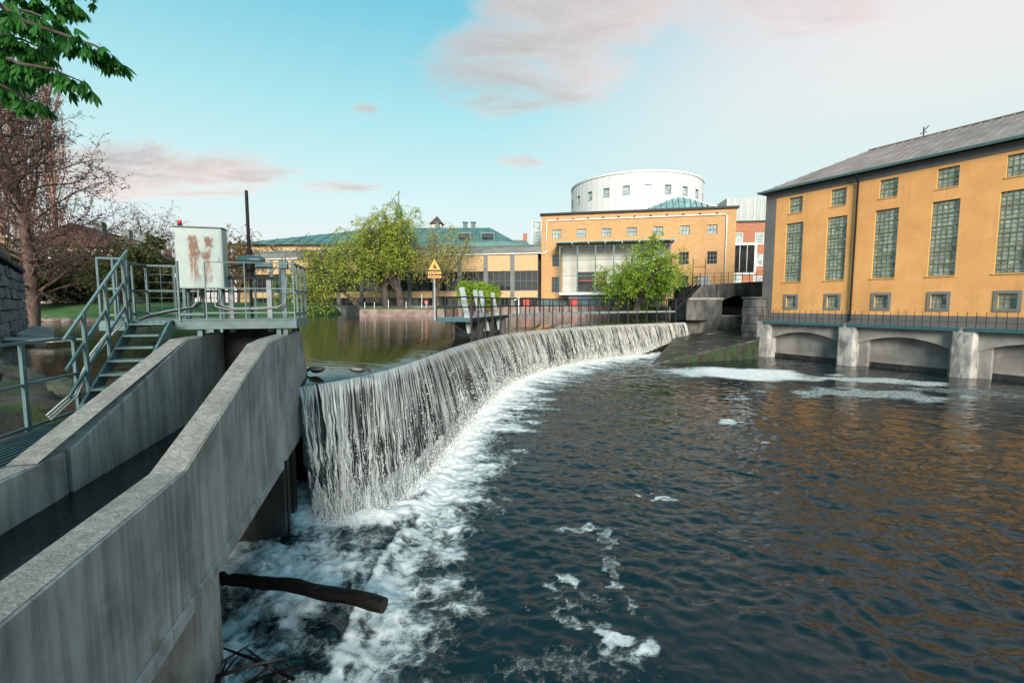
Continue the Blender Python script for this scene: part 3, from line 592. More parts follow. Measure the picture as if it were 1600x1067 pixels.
# ------------------------------------------------------------------ the weir and its falling water
def build_weir():
    root = thing('weir', 'curved concrete weir with a white curtain of falling water', 'weir', (cr[200][0], cr[200][1], 0))
    # body: crest, battered stepped face, foot
    prof = [(-1.2, -2.2), (-1.2, ZP-.4), (-.30, ZP-.3), (-.02, ZP-.22)]
    nst = 5
    for k in range(nst):
        zt = ZP-.22-(ZP+.3)*(k+.55)/nst; o0 = .04+.62*k/nst; prof += [(o0, zt), (.04+.62*(k+1)/nst, zt-.03)]
    prof += [(.74, -2.2)]
    V = []; 
    for i in range(0, NW, 2):
        wob = .03*math.sin(i*.9)+.02*math.sin(i*2.3)
        for k, (o, z) in enumerate(prof):
            oo = o+(wob if 3 < k < len(prof)-1 else 0); p = cr[i]+nrm[i]*oo; V.append((p[0], p[1], max(z, -2.2)))
    m = len(prof); F = grid_faces(NW//2, m)
    np_mesh('weir_body', V, F, 'wet_concrete', root, org=tuple(worigin(root)))
    # falling sheets
    for lay, (dz, off, sd) in enumerate([(0., 0., 0), (-.02, -.16, 9)]):
        nv = 46; nu = 900; q = np.linspace(0, cl[-1], nu); t = np.linspace(0, 1, nv)
        C = np.stack([np.interp(q, cl, cr[:, k]) for k in (0, 1)], 1); Nn = np.stack([np.interp(q, cl, fdir[:, k]) for k in (0, 1)], 1)
        wd = np.interp(q, cl, np.linalg.norm(toe-cr, axis=1)); zt = np.interp(q, cl, ztoe)-.12
        # lip roll-over then a parabola
        tt = np.r_[np.linspace(-.1, 0, 8)[:-1], np.linspace(0, 1, nv-7)]
        U, Tt = np.meshgrid(q, tt); lipz = .0-.05*sstep(Tt, -.4, .1)
        rid = .035*perlin(U*5, Tt*1.2, 21+sd)+.025*perlin(U*13, Tt*2., 22+sd)+.03*perlin(U*7, Tt*7, 25+sd)*sstep(Tt, .2, .8)
        o = np.where(Tt < 0, Tt*.5, (wd[None, :]+off*Tt)*np.sqrt(np.clip(Tt, 0, 1)**1.35+1e-6)); o = o+rid*sstep(Tt, -.05, .2)
        drop = np.where(Tt < 0, 0, Tt); z = ZP-.158+lipz*.3+dz*(Tt > 0)-(ZP-.17-zt[None, :])*drop
        P = np.stack([C[None, :, 0]+Nn[None, :, 0]*o, C[None, :, 1]+Nn[None, :, 1]*o, z], 2).reshape(-1, 3)
        vv = np.where(Tt < 0, 0, Tt)*(ZP-zt[None, :])
        uv = np.stack([(U-lay*61.7).ravel(), vv.ravel()], 1)
        np_mesh('falling_water', P, grid_faces(len(tt), nu), 'falling_water', root, org=tuple(worigin(root)), smooth=True, uv=uv)
    # separate strands and drops in front of the sheet, thicker towards the foot
    nd = 15000; r = np.random.RandomState(11)
    q = cl[-1]*r.beta(.75, 1.5, nd); t = r.uniform(.0, 1., nd)**.38*.98+.03
    den = perlin(q*3.2, t*.8, 31)+.6*perlin(q*9, t*2.5, 33); keep = den > r.uniform(-.35, .8, nd)-.45*(t > .8); q = q[keep]; t = t[keep]; nd = len(q)
    C = np.stack([np.interp(q, cl, cr[:, k]) for k in (0, 1)], 1); Nn = np.stack([np.interp(q, cl, fdir[:, k]) for k in (0, 1)], 1)
    wd = np.interp(q, cl, np.linalg.norm(toe-cr, axis=1)); zt = np.interp(q, cl, ztoe)-.05
    o = wd*np.sqrt(t**1.35)+r.normal(.03, .035+.03*t, nd); z = ZP-.16-(ZP-.16-zt)*t
    c = np.stack([C[:, 0]+Nn[:, 0]*o, C[:, 1]+Nn[:, 1]*o, z], 1)
    w = r.uniform(.003, .009, nd); ln = w*r.uniform(1.2, 4.5, nd); w = w*(1+np.minimum(q, 30)*.045)
    ax = np.stack([Nn[:, 0]*.25, Nn[:, 1]*.25, -np.ones(nd)], 1)+r.normal(0, .05+.16*t[:, None], (nd, 3))*np.array([1, 1, .3]); ax /= np.linalg.norm(ax, axis=1)[:, None]
    np_mesh('water_drop', *octa(c, ax, ln*(1+np.minimum(q, 30)*.045), w, r), 'water_drop', root, org=tuple(worigin(root)))['kind'] = 'stuff'
    # splashes thrown up along the foot and over the basin sill
    nd = 12000; q = cl[-1]*r.beta(.7, 1.6, nd); C = np.stack([np.interp(q, cl, toe[:, k]) for k in (0, 1)], 1); Nn = np.stack([np.interp(q, cl, fdir[:, k]) for k in (0, 1)], 1)
    o = r.normal(.08, .22, nd); z = np.interp(q, cl, ztoe)+np.abs(r.normal(0, .10, nd))*np.exp(-np.abs(o)*2)
    c = np.stack([C[:, 0]+Nn[:, 0]*o, C[:, 1]+Nn[:, 1]*o, z+.05], 1); ax = r.normal(0, 1, (nd, 3)); ax /= np.linalg.norm(ax, axis=1)[:, None]
    np_mesh('spray', *octa(c, ax, r.gamma(2, .009, nd)+.008, r.uniform(.004, .013, nd)*(1+q*.03), r), 'water_drop', root, org=tuple(worigin(root)))['kind'] = 'stuff'
def octa(c, ax, ln, w, r):
    n = len(c); h = np.cross(ax, r.normal(0, 1, (n, 3))); h /= np.linalg.norm(h, axis=1)[:, None]; k = np.cross(ax, h)
    V = np.stack([c-ax*ln[:, None], c+h*w[:, None], c+k*w[:, None], c-h*w[:, None], c-k*w[:, None], c+ax*ln[:, None]], 1).reshape(-1, 3)
    f = np.array([(0, 2, 1), (0, 3, 2), (0, 4, 3), (0, 1, 4), (5, 1, 2), (5, 2, 3), (5, 3, 4), (5, 4, 1)])
    return V, (np.arange(n)[:, None, None]*6+f[None]).reshape(-1, 3)
build_weir()

# ------------------------------------------------------------------ concrete flume (a = along, b = to the left of the outer face)
FL = Frame((-4.14, 8, 0), (-.265, .964, 0), (-.964, -.265, 0))
def build_flume():
    root = thing('concrete_flume', 'raised concrete flume in the foreground with two streaked sloping walls', 'flume', FL((-3, .9, 0)))
    ZB, ZL, ZT = 1.55, 2.92, 3.88
    def wall(name, prof, b0, b1, mat='flume_concrete'):
        o = MB(FL)
        o.add([(a, b0, z) for a, z in prof]+[(a, b1, z) for a, z in prof], [tuple(range(len(prof)))[::-1], tuple(range(len(prof), 2*len(prof)))]+[(i, (i+1) % len(prof), len(prof)+(i+1) % len(prof), len(prof)+i) for i in range(len(prof))])
        return o.build(name, mat, root, bevel=.014)
    # outer wall in three cast lengths with open joints, rough trowelled top strips lie on them
    w1 = wall('outer_wall', [(-12, ZB), (-.006, ZB), (-.006, ZT), (-.72, ZT-.03), (-3.95, ZL), (-12, ZL)], 0, .30)
    w2 = wall('outer_wall', [(.006, ZB), (1.6, ZB), (2.4, 1.9), (3.35, ZP-.6), (2.35, ZT), (.006, ZT)], 0.002, .30)
    w3 = wall('inner_wall', [(-2.85, ZB), (2.3, ZB), (2.3, ZT), (.3, ZT), (-2.85, ZL)], 1.48, 1.76)
    w4 = wall('inner_wall', [(-12, ZB), (-2.91, ZB), (-2.91, ZL-.01), (-12, ZL-.01)], 1.50, 1.76)
    def top(prof, b0, b1, par):
        o = MB(FL); n = len(prof)
        for i in range(n-1):
            (a, z), (c, y) = prof[i], prof[i+1]; k = max(1, int(abs(c-a)/.35))
            for j in range(k):
                s0, s1 = j/k, (j+1)/k; p = (a+(c-a)*s0, z+(y-z)*s0+.004); q = (a+(c-a)*s1, z+(y-z)*s1+.004)
                o.quad((p[0], b0+.014, p[1]), (p[0], b1-.014, p[1]), (q[0], b1-.014, q[1]), (q[0], b0+.014, q[1]))
        o.build('trowelled_top', 'flume_top', par)
    top([(-12, ZL), (-3.95, ZL), (-.72, ZT-.03), (-.02, ZT)], 0, .30, w1); top([(.02, ZT), (2.33, ZT)], 0, .30, w2)
    top([(-3.34, ZL), (.3, ZT), (2.28, ZT)], 1.48, 1.76, w3); top([(-12, ZL-.01), (-3.44, ZL-.01)], 1.50, 1.76, w4)
    b = MB(FL); b.box(-12, 2.2, .29, 1.5, ZB+.02, ZB+.22); b.build('floor_slab', 'wet_concrete', root)
    b = MB(FL); b.extr([(-.004, ZB-.004), (-.004, ZB+.14), (-.03, ZB+.12), (-.03, ZB-.004)], 0, -12, -.012); b.build('bottom_haunch', 'flume_concrete', root)
    b = MB(FL); b.box(.10, .62, .012, 1.7, -2, ZB-.002); b.build('pier', 'wet_concrete', root, bevel=.01)
    b = MB(FL); b.box(-3.72, -3.22, .012, 1.7, -2, ZB-.002); b.build('pier', 'flume_concrete', root, bevel=.01)
    b = MB(FL); b.box(1.0, 1.3, .02, 1.74, -2, ZB-.002); b.build('cross_wall', 'wet_concrete', root)
    b = MB(FL); b.tube([(.07, -.03, ZB+.10), (.075, -.04, ZB-.1), (.08, -.04, .2)], .018, 6); b.build('drain_pipe', 'black_steel', root)
    b = MB(FL); b.box(2.08, 2.16, .305, 1.475, 1.7, 4.0); b.build('gate_plate', 'black_steel', root)  # gate extended to the deck, its black standing in for the shaded opening
    c = MB(FL); c.quad((-12, .28, 2.44), (-12, 1.54, 2.44), (2.1, 1.54, 2.44), (2.1, .28, 2.44)); tag(c.build('channel_water', 'channel_water'), kind='structure')
build_flume()
def build_gauge():
    t = thing('water_gauge', 'short black and white water level gauge at the end of the flume wall', 'gauge', FL((2.42, .1, ZP)))
    b = MB(FL); b.box(2.40, 2.43, .03, .2, 3.3, 4.05); b.build('gauge_board', 'post_white', t)
    b = MB(FL)
    for k in range(7): b.box(2.396, 2.40, .05, .12 if k % 2 else .17, 2.91+k*.085, 3.45+k*.085)
    b.build('gauge_marks', 'sign_black', t)
    b = MB(FL); b.box(2.2, 2.46, .0, .22, 4.052, 4.085); b.build('gauge_cap', 'grey_steel', t)
build_gauge()

# ------------------------------------------------------------------ gate platform, stair, walkway
ZD = 4.19
def railing(root, pts, fr, h=1.1, posts=None, mat='teal_paint', r=.022, rails=(1., .52, .1), pw=.05):
    for a, b in zip(pts[:-1], pts[1:]):
        a, b = Vector(a), Vector(b)
        for t in rails: m = MB(fr); m.bar(a+Vector((0, 0, h*t)), b+Vector((0, 0, h*t)), r*1.9 if t == 1. else r*1.3, r*1.6); m.build('rail', mat, root)
    for p in (posts if posts is not None else pts):
        m = MB(fr); m.box(p[0]-pw/2, p[0]+pw/2, p[1]-pw*.3, p[1]+pw*.3, p[2]-.02, p[2]+h); m.build('post', mat, root)
def build_platform():
    root = thing('gate_platform', 'teal steel gate platform with railings on top of the concrete flume', 'platform', FL((1.5, 1.2, ZD)))
    f = MB(FL); f.box(.92, .97, -.16, 1.9, ZD-.16, ZD-.012); f.box(.90, .98, -.17, 1.9, ZD-.012, ZD+.012); f.box(.90, .98, -.17, 1.9, ZD-.172, ZD-.15); f.build('edge_beam', 'teal_paint', root)
    f = MB(FL); f.box(2.25, 2.32, -.16, 2.9, ZD-.16, ZD+.01); f.build('edge_beam', 'teal_paint', root)
    f = MB(FL); f.box(.98, 2.25, -.16, -.11, ZD-.16, ZD+.01); f.build('edge_beam', 'teal_paint_pale', root)
    f = MB(FL); f.box(.62, .68, 2.42, 2.91, ZD-.16, ZD+.01); f.build('edge_beam', 'teal_paint', root)
    f = MB(FL); f.box(.68, 2.25, 2.85, 2.91, ZD-.16, ZD+.01); f.build('edge_beam', 'teal_paint', root)
    for b0, b1, a0 in ((-.1, 1.9, .98), (1.91, 2.85, .62)):
        f = MB(FL); nb = int((2.25-a0)/.06)
        for k in range(nb): a = a0+(k+.5)*(2.25-a0)/nb; f.box(a-.006, a+.006, b0, b1, ZD-.04, ZD)
        for k in range(int((b1-b0)/.1)): f.box(a0, 2.25, b0+k*.1, b0+k*.1+.006, ZD-.03, ZD-.004)
        f.build('deck_grating', 'teal_paint', root)['kind'] = 'stuff'
    for a, b in ((1.02, .05), (1.02, .17), (1.02, 1.52), (2.1, .1), (2.1, 1.6)):
        f = MB(FL); f.box(a-.05, a+.09, b-.04, b+.04, 3.888, ZD-.172); f.build('packing_block', 'teal_paint', root)
    # posts and rails: thin front rail, right end, back, landing
    railing(root, [(.95, 1.38, ZD), (.95, -.13, ZD)], FL, 1.08, [(.95, 1.38, ZD), (.95, .72, ZD), (.95, -.13, ZD)], 'teal_paint_pale', .012, (1., .55, .12), .03)
    railing(root, [(.95, -.13, ZD), (2.27, -.13, ZD)], FL, 1.08, [(1.3, -.13, ZD), (1.75, -.13, ZD), (2.27, -.13, ZD)], 'teal_paint')
    bk = [(2.27, -.13+.5*k, ZD) for k in range(7)]; railing(root, [bk[0], (2.27, 2.88, ZD)], FL, 1.08, bk[1:], 'teal_paint')
    railing(root, [(2.27, 2.88, ZD), (.65, 2.88, ZD)], FL, 1.08, [(2.27, 2.88, ZD), (1.75, 2.88, ZD), (1.2, 2.88, ZD), (.65, 2.88, ZD)], 'teal_paint')
    railing(root, [(.65, 2.88, ZD), (.65, 2.46, ZD)], FL, 1.08, [(.65, 2.66, ZD), (.65, 2.46, ZD)], 'teal_paint')
    railing(root, [(.9, 1.8, ZD), (.9, 1.4, ZD)], FL, 1.08, [(.9, 1.8, ZD)], 'teal_paint', rails=(.1,))
    # weld-mesh infill panels behind the front rail and at the back
    for a, b0, b1 in ((2.3, -.1, 2.4), (2.3, 2.42, 2.85)):
        f = MB(FL); n = int((b1-b0)/.16)
        for k in range(n+1): f.box(a-.004, a+.004, b0+(b1-b0)*k/n-.004, b0+(b1-b0)*k/n+.004, ZD+.1, ZD+1.05)
        for k in range(6): f.box(a-.004, a+.004, b0, b1, ZD+.1+k*.16, ZD+.108+k*.16)
        f.build('mesh_panel', 'teal_paint', root)
build_platform()
def build_stair():
    root = thing('steel_stair', 'teal steel stair climbing from the walkway to the gate platform', 'stair', FL((-.2, 2.1, 2.9)))
    a0, a1 = -1.0, .62; z0, z1 = 2.9, ZD
    for b in (1.83, 2.40):
        f = MB(FL); f.bar((a0, b, z0-.02), (a1, b, z1-.06), .035, .2); f.build('stringer', 'teal_paint', root)
    n = 7
    for k in range(n):
        t = (k+.5)/n; a = a0+(a1-a0)*t+.03; z = z0+(z1-z0)*(k+1)/n-.03
        f = MB(FL); f.box(a-.13, a+.12, 1.85, 2.38, z-.035, z); f.build('tread', 'teal_paint', root, bevel=.006)
    L = lambda t, h: (a0+(a1-a0)*t-.05, 2.46, z0+(z1-z0)*t+h)
    for h in (1.12, .70, .30):
        f = MB(FL); f.bar(L(-.02, h), L(1.08, h), .03, .042); f.build('handrail', 'teal_paint_pale' if h > 1 else 'teal_paint', root)
    for t in (.25, .62, .97):
        p = L(t, 0); f = MB(FL); f.box(p[0]-.03, p[0]+.03, 2.43, 2.47, p[2]-.1, p[2]+1.12); f.build('post', 'teal_paint', root)
    for k, dz in enumerate((.0, .03, .06)):
        f = MB(FL); pts = [(a0-.4, 2.5+.02*k, z0+.05+dz), (a0+.2, 2.52+.02*k, z0+.25+dz), (a0+.7, 2.54+.02*k, z0+.75+dz), (a0+1.2, 2.5+.02*k, z0+1.12+dz), (a0+1.55, 2.46+.02*k, z1+.02+dz)]
        f.tube(pts, .014, 6); f.build('cable', 'cable_white', root, smooth=True)
build_stair()
def build_walkway():
    root = thing('grating_walkway', 'teal grating walkway with railing running along the left side of the flume', 'walkway', FL((-4, 2.1, 2.8)))
    for b in (1.80, 2.52):
        f = MB(FL); f.box(-12, -.95, b-.025, b+.025, 2.72, 2.88); f.build('side_beam', 'teal_paint', root)
    for k in range(9):
        f = MB(FL); b = 1.86+k*.076; f.box(-12, -.95, b-.008, b+.008, 2.835, 2.875); f.build('grating_bar', 'teal_paint', root)
    for k in range(11):
        f = MB(FL); f.box(-12+k*1.08, -11.96+k*1.08, 1.83, 2.5, 2.74, 2.80); f.build('cross_bearer', 'teal_paint', root)
    railing(root, [(-11.6, 2.56, 2.9), (-.72, 2.56, 2.9)], FL, 1.1, [(-.70-1.0*k, 2.56, 2.9) for k in range(11)], 'teal_paint', .022, (1., .52, .02), .06)
build_walkway()
def build_cabinet():
    root = thing('control_cabinet', 'pale grey control cabinet streaked with rust on the gate platform', 'cabinet', FL((1.7, 1.65, ZD)))
    f = MB(FL); f.box(1.52, 1.84, 1.24, 2.06, 4.79, 5.97)
    org = FL((1.68, 1.65, 4.79)); o = f.build('cabinet_body', 'cabinet_paint', root, bevel=.012, org=org)
    # give the body its own turned axes so the rust sits on its front
    me = o.data; ang = math.atan2(FL.ex.y, FL.ex.x)-math.pi/2; me.transform(Matrix.Rotation(-ang, 4, 'Z')); o.rotation_euler.z = ang
    f = MB(FL); f.box(1.49, 1.86, 1.22, 2.08, 5.972, 5.99); f.build('rain_cap', 'teal_paint_pale', root)
    f = MB(FL); f.box(1.512, 1.519, 1.27, 2.03, 4.82, 5.94); d = f.build('door', 'cabinet_paint', root, org=org); d.data.transform(Matrix.Rotation(-ang, 4, 'Z')); d.rotation_euler.z = ang
    for z in (5.0, 5.38, 5.8): f = MB(FL); f.box(1.505, 1.53, 2.05, 2.075, z, z+.08); f.build('hinge', 'grey_steel', root)
    f = MB(FL); f.box(1.497, 1.51, 1.30, 1.32, 5.32, 5.42); f.build('handle', 'grey_steel', root)
    for b in (1.34, 1.96):
        for a in (1.58, 1.78): f = MB(FL); f.box(a-.025, a+.025, b-.025, b+.025, ZD, 4.788); f.build('leg', 'teal_paint', root)
    pts = [[(1.6, 1.72-.05*k, 4.79), (1.57, 1.73-.05*k, 4.55), (1.45, 1.8-.04*k, 4.42), (1.2, 2.1, 4.36-.015*k), (.85, 2.3-.02*k, 4.27), (.66, 2.42, 4.15)] for k in range(3)]
    for k, p in enumerate(pts): f = MB(FL); f.tube(p, .017, 6); f.build('cable', 'cable_black' if k else 'cable_white', root, smooth=True)
    for k in range(4):
        p = [(1.6, 1.5-.06*k, 4.79), (1.5, 1.49-.06*k, 4.6), (1.3, 1.40-.06*k, 4.42+.012*k), (1.12, 1.1-.04*k, 4.37+.012*k), (1.08, .6, 4.38+.012*k), (1.1, .2, 4.4+.012*k), (1.2, .08, 4.5), (1.3, .06, 4.9+.05*k)]
        f = MB(FL); f.tube(p, .011, 6); f.build('cable', 'cable_white' if k % 2 else 'cable_black', root, smooth=True)
build_cabinet()
def build_beacon():
    root = thing('beacon', 'small red warning beacon on top of the rusty control cabinet', 'beacon', FL((1.62, 1.98, 5.99)))
    f = MB(FL); f.tube([(1.62, 1.98, 5.988), (1.62, 1.98, 6.04)], .04, 12); f.build('beacon_base', 'black_steel', root)
    f = MB(FL); f.tube([(1.62, 1.98, 6.041), (1.62, 1.98, 6.10), (1.62, 1.98, 6.115)], [.035, .035, .024], 12); f.build('beacon_lens', 'red_lens', root, smooth=True)
build_beacon()
def build_hoist():
    root = thing('sluice_gate_hoist', 'sluice gate hoist with tall black spindle cover and teal motor', 'hoist', FL((1.85, .85, ZD)))
    for b in (.50, 1.22):
        f = MB(FL); f.box(1.80, 1.90, b-.045, b+.045, 3.9, 5.0); f.build('stand_post', 'grey_steel', root)
    f = MB(FL); f.box(1.77, 1.93, .42, 1.30, 5.0, 5.05); f.build('cross_beam', 'black_steel', root)
    f = MB(FL); f.tube([(1.85, .85, 3.6), (1.85, .85, 5.0)], .028, 8); f.build('stem', 'black_steel', root)
    f = MB(FL); f.tube([(1.85, .85, 5.05), (1.85, .85, 5.08), (1.85, .85, 5.09), (1.85, .85, 5.14), (1.85, .85, 5.2), (1.85, .85, 5.32)], [.11, .11, .06, .06, .09, .10], 14); f.build('gearbox', 'black_steel', root, smooth=False)
    f = MB(FL); f.tube([(1.85, 1.08, 5.40), (1.85, 1.05, 5.40), (1.85, 1.04, 5.40), (1.85, .64, 5.40), (1.85, .60, 5.40), (1.85, .56, 5.40)], [.05, .065, .078, .078, .065, .04], 14); f.build('motor_housing', 'actuator_paint', root, smooth=True)
    f = MB(FL); f.tube([(1.82, .72, 5.27), (1.82, .42, 5.27)], .055, 10); f.build('motor', 'actuator_paint', root, smooth=False)
    f = MB(FL); f.tube([(1.8, .95, 5.28), (1.8, 1.12, 5.28)], .02, 8); f.tube([(1.8, 1.1, 5.16), (1.8, 1.1, 5.4)], .012, 6); f.build('hand_crank', 'black_steel', root)
    f = MB(FL); f.tube([(1.85, .85, 5.50), (1.85, .85, 5.62), (1.85, .85, 5.625), (1.85, .85, 6.79), (1.85, .85, 6.81)], [.058, .058, .034, .032, .018], 12); f.build('spindle_cover', 'black_steel', root, smooth=False)
    f = MB(FL); f.tube([(1.82, .55, 5.22), (1.75, .48, 5.12), (1.6, .35, 5.18), (1.4, .2, 5.35)], .014, 6); f.build('cable', 'cable_white', root, smooth=True)
build_hoist()
def build_junction():
    root = thing('junction_box', 'small dark teal junction box on a post beside the gate hoist', 'box', FL((1.3, .1, ZD)))
    f = MB(FL); f.box(1.27, 1.33, .07, .15, ZD, 5.18); f.build('post', 'teal_paint', root)
    f = MB(FL); f.box(1.24, 1.36, .02, .18, 5.18, 5.35); f.build('box_body', 'actuator_paint', root, bevel=.012)
    f = MB(FL); f.tube([(1.3, .06, 5.352), (1.3, .07, 5.42), (1.3, .12, 5.42), (1.3, .13, 5.352)], .01, 6); f.build('cable_loop', 'cable_black', root)
build_junction()

# ------------------------------------------------------------------ service walkway over the weir
def crest_at(q, off):                          # plan point at arc length q, off metres upstream
    i = np.array([np.interp(q, cl, cr[:, k]) for k in (0, 1)]); n_ = np.array([np.interp(q, cl, nrm[:, k]) for k in (0, 1)]); p = i-n_*off; return float(p[0]), float(p[1])
QA = float(cl[np.argmin(np.abs(cr[:, 1]-21.6))]); QB = float(cl[-1])-.6; ZK = 3.80
def build_weir_walk():
    root = thing('weir_footbridge', 'narrow steel service footbridge with black railing along the weir crest', 'footbridge', (*crest_at(QA+10, .6), ZP))
    qs = np.arange(QA, QB, 1.25); qp = QA+6.0
    def wid(q): return 1.75 if q < qp else 1.15
    for a, b in zip(qs[:-1], qs[1:]):
        w = wid(a+.1); p = [crest_at(a, .12), crest_at(b, .12), crest_at(b, w), crest_at(a, w)]
        m = MB(); m.extr(p, 2, ZK-.05, ZK); m.build('deck_panel', 'board_grey', root)
        for off in (.10, w+.02):
            m = MB(); m.bar((*crest_at(a, off), ZK-.09), (*crest_at(b, off), ZK-.09), .07, .16 if a < qp else .12); m.build('side_beam', 'black_steel' if a < qp else 'grey_steel', root)
        for off in (.06, w+.06):
            for h in (1.0, .52): m = MB(); m.bar((*crest_at(a, off), ZK+h), (*crest_at(b, off), ZK+h), .06, .065); m.build('rail', 'black_steel', root)
    for a in qs:
        x, y = crest_at(a, .06); m = MB(); m.box(x-.045, x+.045, y-.045, y+.045, ZP-.25, ZK+1.02); m.build('post', 'black_steel', root)
        x, y = crest_at(a, wid(a)+.06); m = MB(); m.box(x-.04, x+.04, y-.04, y+.04, ZK-.15, ZK+1.02); m.build('post', 'black_steel', root)
    a, b = crest_at(QA, .06), crest_at(QA, 1.81)
    for h in (1., .52): m = MB(); m.bar((*a, ZK+h), (*b, ZK+h), .06, .065); m.build('rail', 'black_steel', root)
    m = MB(); m.bar((*a, ZK-.09), (*b, ZK-.09), .07, .18); m.build('side_beam', 'actuator_paint', root)
    x, y = crest_at(QA, .95); m = MB(); m.box(x-.03, x+.03, y-.03, y+.03, ZK-.1, ZK+1.02); m.build('post', 'black_steel', root)
    c = crest_at(QA+.1, 1.1); d = crest_at(QA+.1, .1)
    m = MB(); m.bar((*c, ZK-.15), (*c, ZP-.3), .07, .07); m.build('bracket', 'black_steel', root)
    m = MB(); m.bar((*c, ZK-.2), (*d, ZP+.05), .07, .07); m.build('bracket', 'black_steel', root)
    m = MB(); m.bar((*c, ZP+.1), (*d, ZP+.1), .05, .05); m.build('bracket', 'black_steel', root)
    for q in (QA+2.2, QA+4.0, QA+5.8):                      # small concrete piers between the gate bays
        x, y = crest_at(q, .1); x2, y2 = crest_at(q, 1.6); m = MB(); m.bar((x, y, ZP+.25), (x2, y2, ZP+.25), .28, 1.1); m.build('pier', 'dark_stone', root)
build_weir_walk()
for i, (px0, py0, px1, py1, Y) in enumerate([(721, 449, 730, 492, 22.3), (741.5, 453, 750, 491, 24), (750.5, 454, 758, 491, 24.8), (769, 457, 777, 491, 26.6)]):
    p, q = at(px0, py0, Y), at(px1, py1, Y)
    t = thing('sluice_board', ['broad pale grey sluice board, the leftmost standing on the weir footbridge', 'pale grey sluice board, second from the warning sign on the footbridge', 'pale grey sluice board, third from the warning sign on the footbridge', 'slim pale grey sluice board, the rightmost standing on the footbridge'][i], 'sluice board', (q.x, q.y, ZK), 'sluice boards on the weir footbridge')
    w = (.24, .19, .19, .17)[i]
    m = MB(); m.bar(q+Vector((.12, 0, -.9)), p, w, .05, up=(0, 1, 0)); m.build('board', 'board_grey', t, bevel=.006)
    m = MB(); m.bar(q+Vector((.12+w/2, .05, -.9)), p+Vector((w/2, .05, 0)), .05, .12, up=(0, 1, 0)); m.build('flange', 'grey_steel', t)
def build_warning_sign():
    x, y = crest_at(QA, 1.86); y -= .05; Z = lambda py: at(680, py, y).z; px = y/711.1
    root = thing('warning_sign', 'yellow triangular warning sign on a pole above two yellow plates at the weir', 'sign', (x, y, ZK))
    m = MB(); m.box(x-.035, x+.035, y-.035, y+.035, ZK-.12, Z(404)); m.build('pole', 'board_grey', root)
    yf = y-.06; cx = x+.02; w = 22.5*px/2; zt, zb = Z(402), Z(423.2)
    m = MB(); m.extr([(cx-w, zb), (cx+w, zb), (cx, zt)], 1, yf-.012, yf+.012); tri = m.build('triangle_plate', 'sign_black', root)
    g = .80; zc = zb+(zt-zb)/3
    m = MB(); m.extr([(cx-w*g, zc+(zb-zc)*g), (cx+w*g, zc+(zb-zc)*g), (cx, zc+(zt-zc)*g)], 1, yf-.018, yf-.0125); m.build('yellow_face', 'sign_yellow', tri)
    m = MB(); h = zb-zc
    m.extr([(cx-.05, zc+h*.55), (cx+.14, zc+h*.55), (cx+.04, zc-h*.35), (cx-.05, zc-h*.35)], 1, yf-.024, yf-.0185)          # cliff
    m.extr([(cx-.13, zc+h*.1), (cx-.06, zc+h*.1), (cx-.06, zc+h*.02), (cx-.13, zc+h*.02)], 1, yf-.024, yf-.0185)
    m.extr([(cx-.13, zc+h*.35), (cx-.06, zc+h*.35), (cx-.06, zc+h*.27), (cx-.13, zc+h*.27)], 1, yf-.024, yf-.0185)
    m.extr([(cx+.0, zc-h*.75), (cx+.07, zc-h*.62), (cx+.10, zc-h*.35), (cx+.075, zc-h*.35), (cx+.05, zc-h*.58), (cx-.02, zc-h*.62)], 1, yf-.024, yf-.0185)   # tumbling figure
    m.extr([(cx+.02+.03*math.cos(a), zc-h*.95+.03*math.sin(a)) for a in [k*math.pi/4 for k in range(8)]], 1, yf-.024, yf-.0185)
    m.build('pictogram', 'sign_black', tri)
    for z0, z1 in ((424, 429.3), (430.2, 435.3)):
        m = MB(); m.box(cx-w*.98, cx+w*.98, yf-.01, yf+.012, Z(z1), Z(z0)); pl = m.build('text_plate', 'sign_black', root)
        m = MB(); m.box(cx-w*.88, cx+w*.88, yf-.016, yf-.0105, Z(z1-.9), Z(z0+.9)); m.build('yellow_face', 'sign_yellow', pl)
        m = MB(); zm = (Z(z0)+Z(z1))/2; xx = cx-w*.78
        for L in ((.09, .13, .07, .1, .08, .05) if z0 == 424 else (.07, .12, .16, .08, .1)):
            m.box(xx, xx+L*.8, yf-.0205, yf-.0165, zm-.022, zm+.022); xx += L
        m.build('lettering', 'sign_black', pl)
build_warning_sign()
def build_log():
    p0, p1 = Vector((-4.3, 6.42, .42)), Vector((-1.68, 5.67, .58)); root = thing('driftwood_log', 'dark wet log lying across the sill of the plunge basin', 'log', (-3, 6.05, .3))
    pts = []; rr = []
    for k in range(15):
        t = k/14; p = p0.lerp(p1, t)+Vector((.02*math.sin(t*9), .03*math.sin(t*5), .05*math.sin(t*3.1)+.015*math.sin(t*17))); pts.append(p); rr.append((.082+.018*t)*(1+.06*math.sin(k*2.1))*(.6 if k == 0 else 1))
    m = MB(); m.tube(pts, rr, 14, caps=False); m.build('bark', 'log_bark', root, smooth=True)
    for k, v in ((4, (.05, -.10, .05)), (9, (-.03, -.06, .10)), (11, (.02, .07, .08))): m = MB(); m.tube([pts[k], pts[k]+Vector(v), pts[k]+Vector(v)*1.45], [.045, .032, .018], 7); m.build('branch_stub', 'log_bark', root, smooth=True)
    d = (pts[-1]-pts[-2]).normalized(); m = MB(); m.tube([pts[-1]-d*.02, pts[-1]+d*.006], rr[-1]*.97, 14); m.build('sawn_end', 'log_end', root)
    m = MB(); m.tube([pts[0]+d*.1, pts[0]-d*.02+Vector((0, 0, .06)), pts[0]-d*.10+Vector((0, 0, .05))], [.07, .08, .03], 8); m.build('broken_end', 'log_bark', root, smooth=True)
build_log()
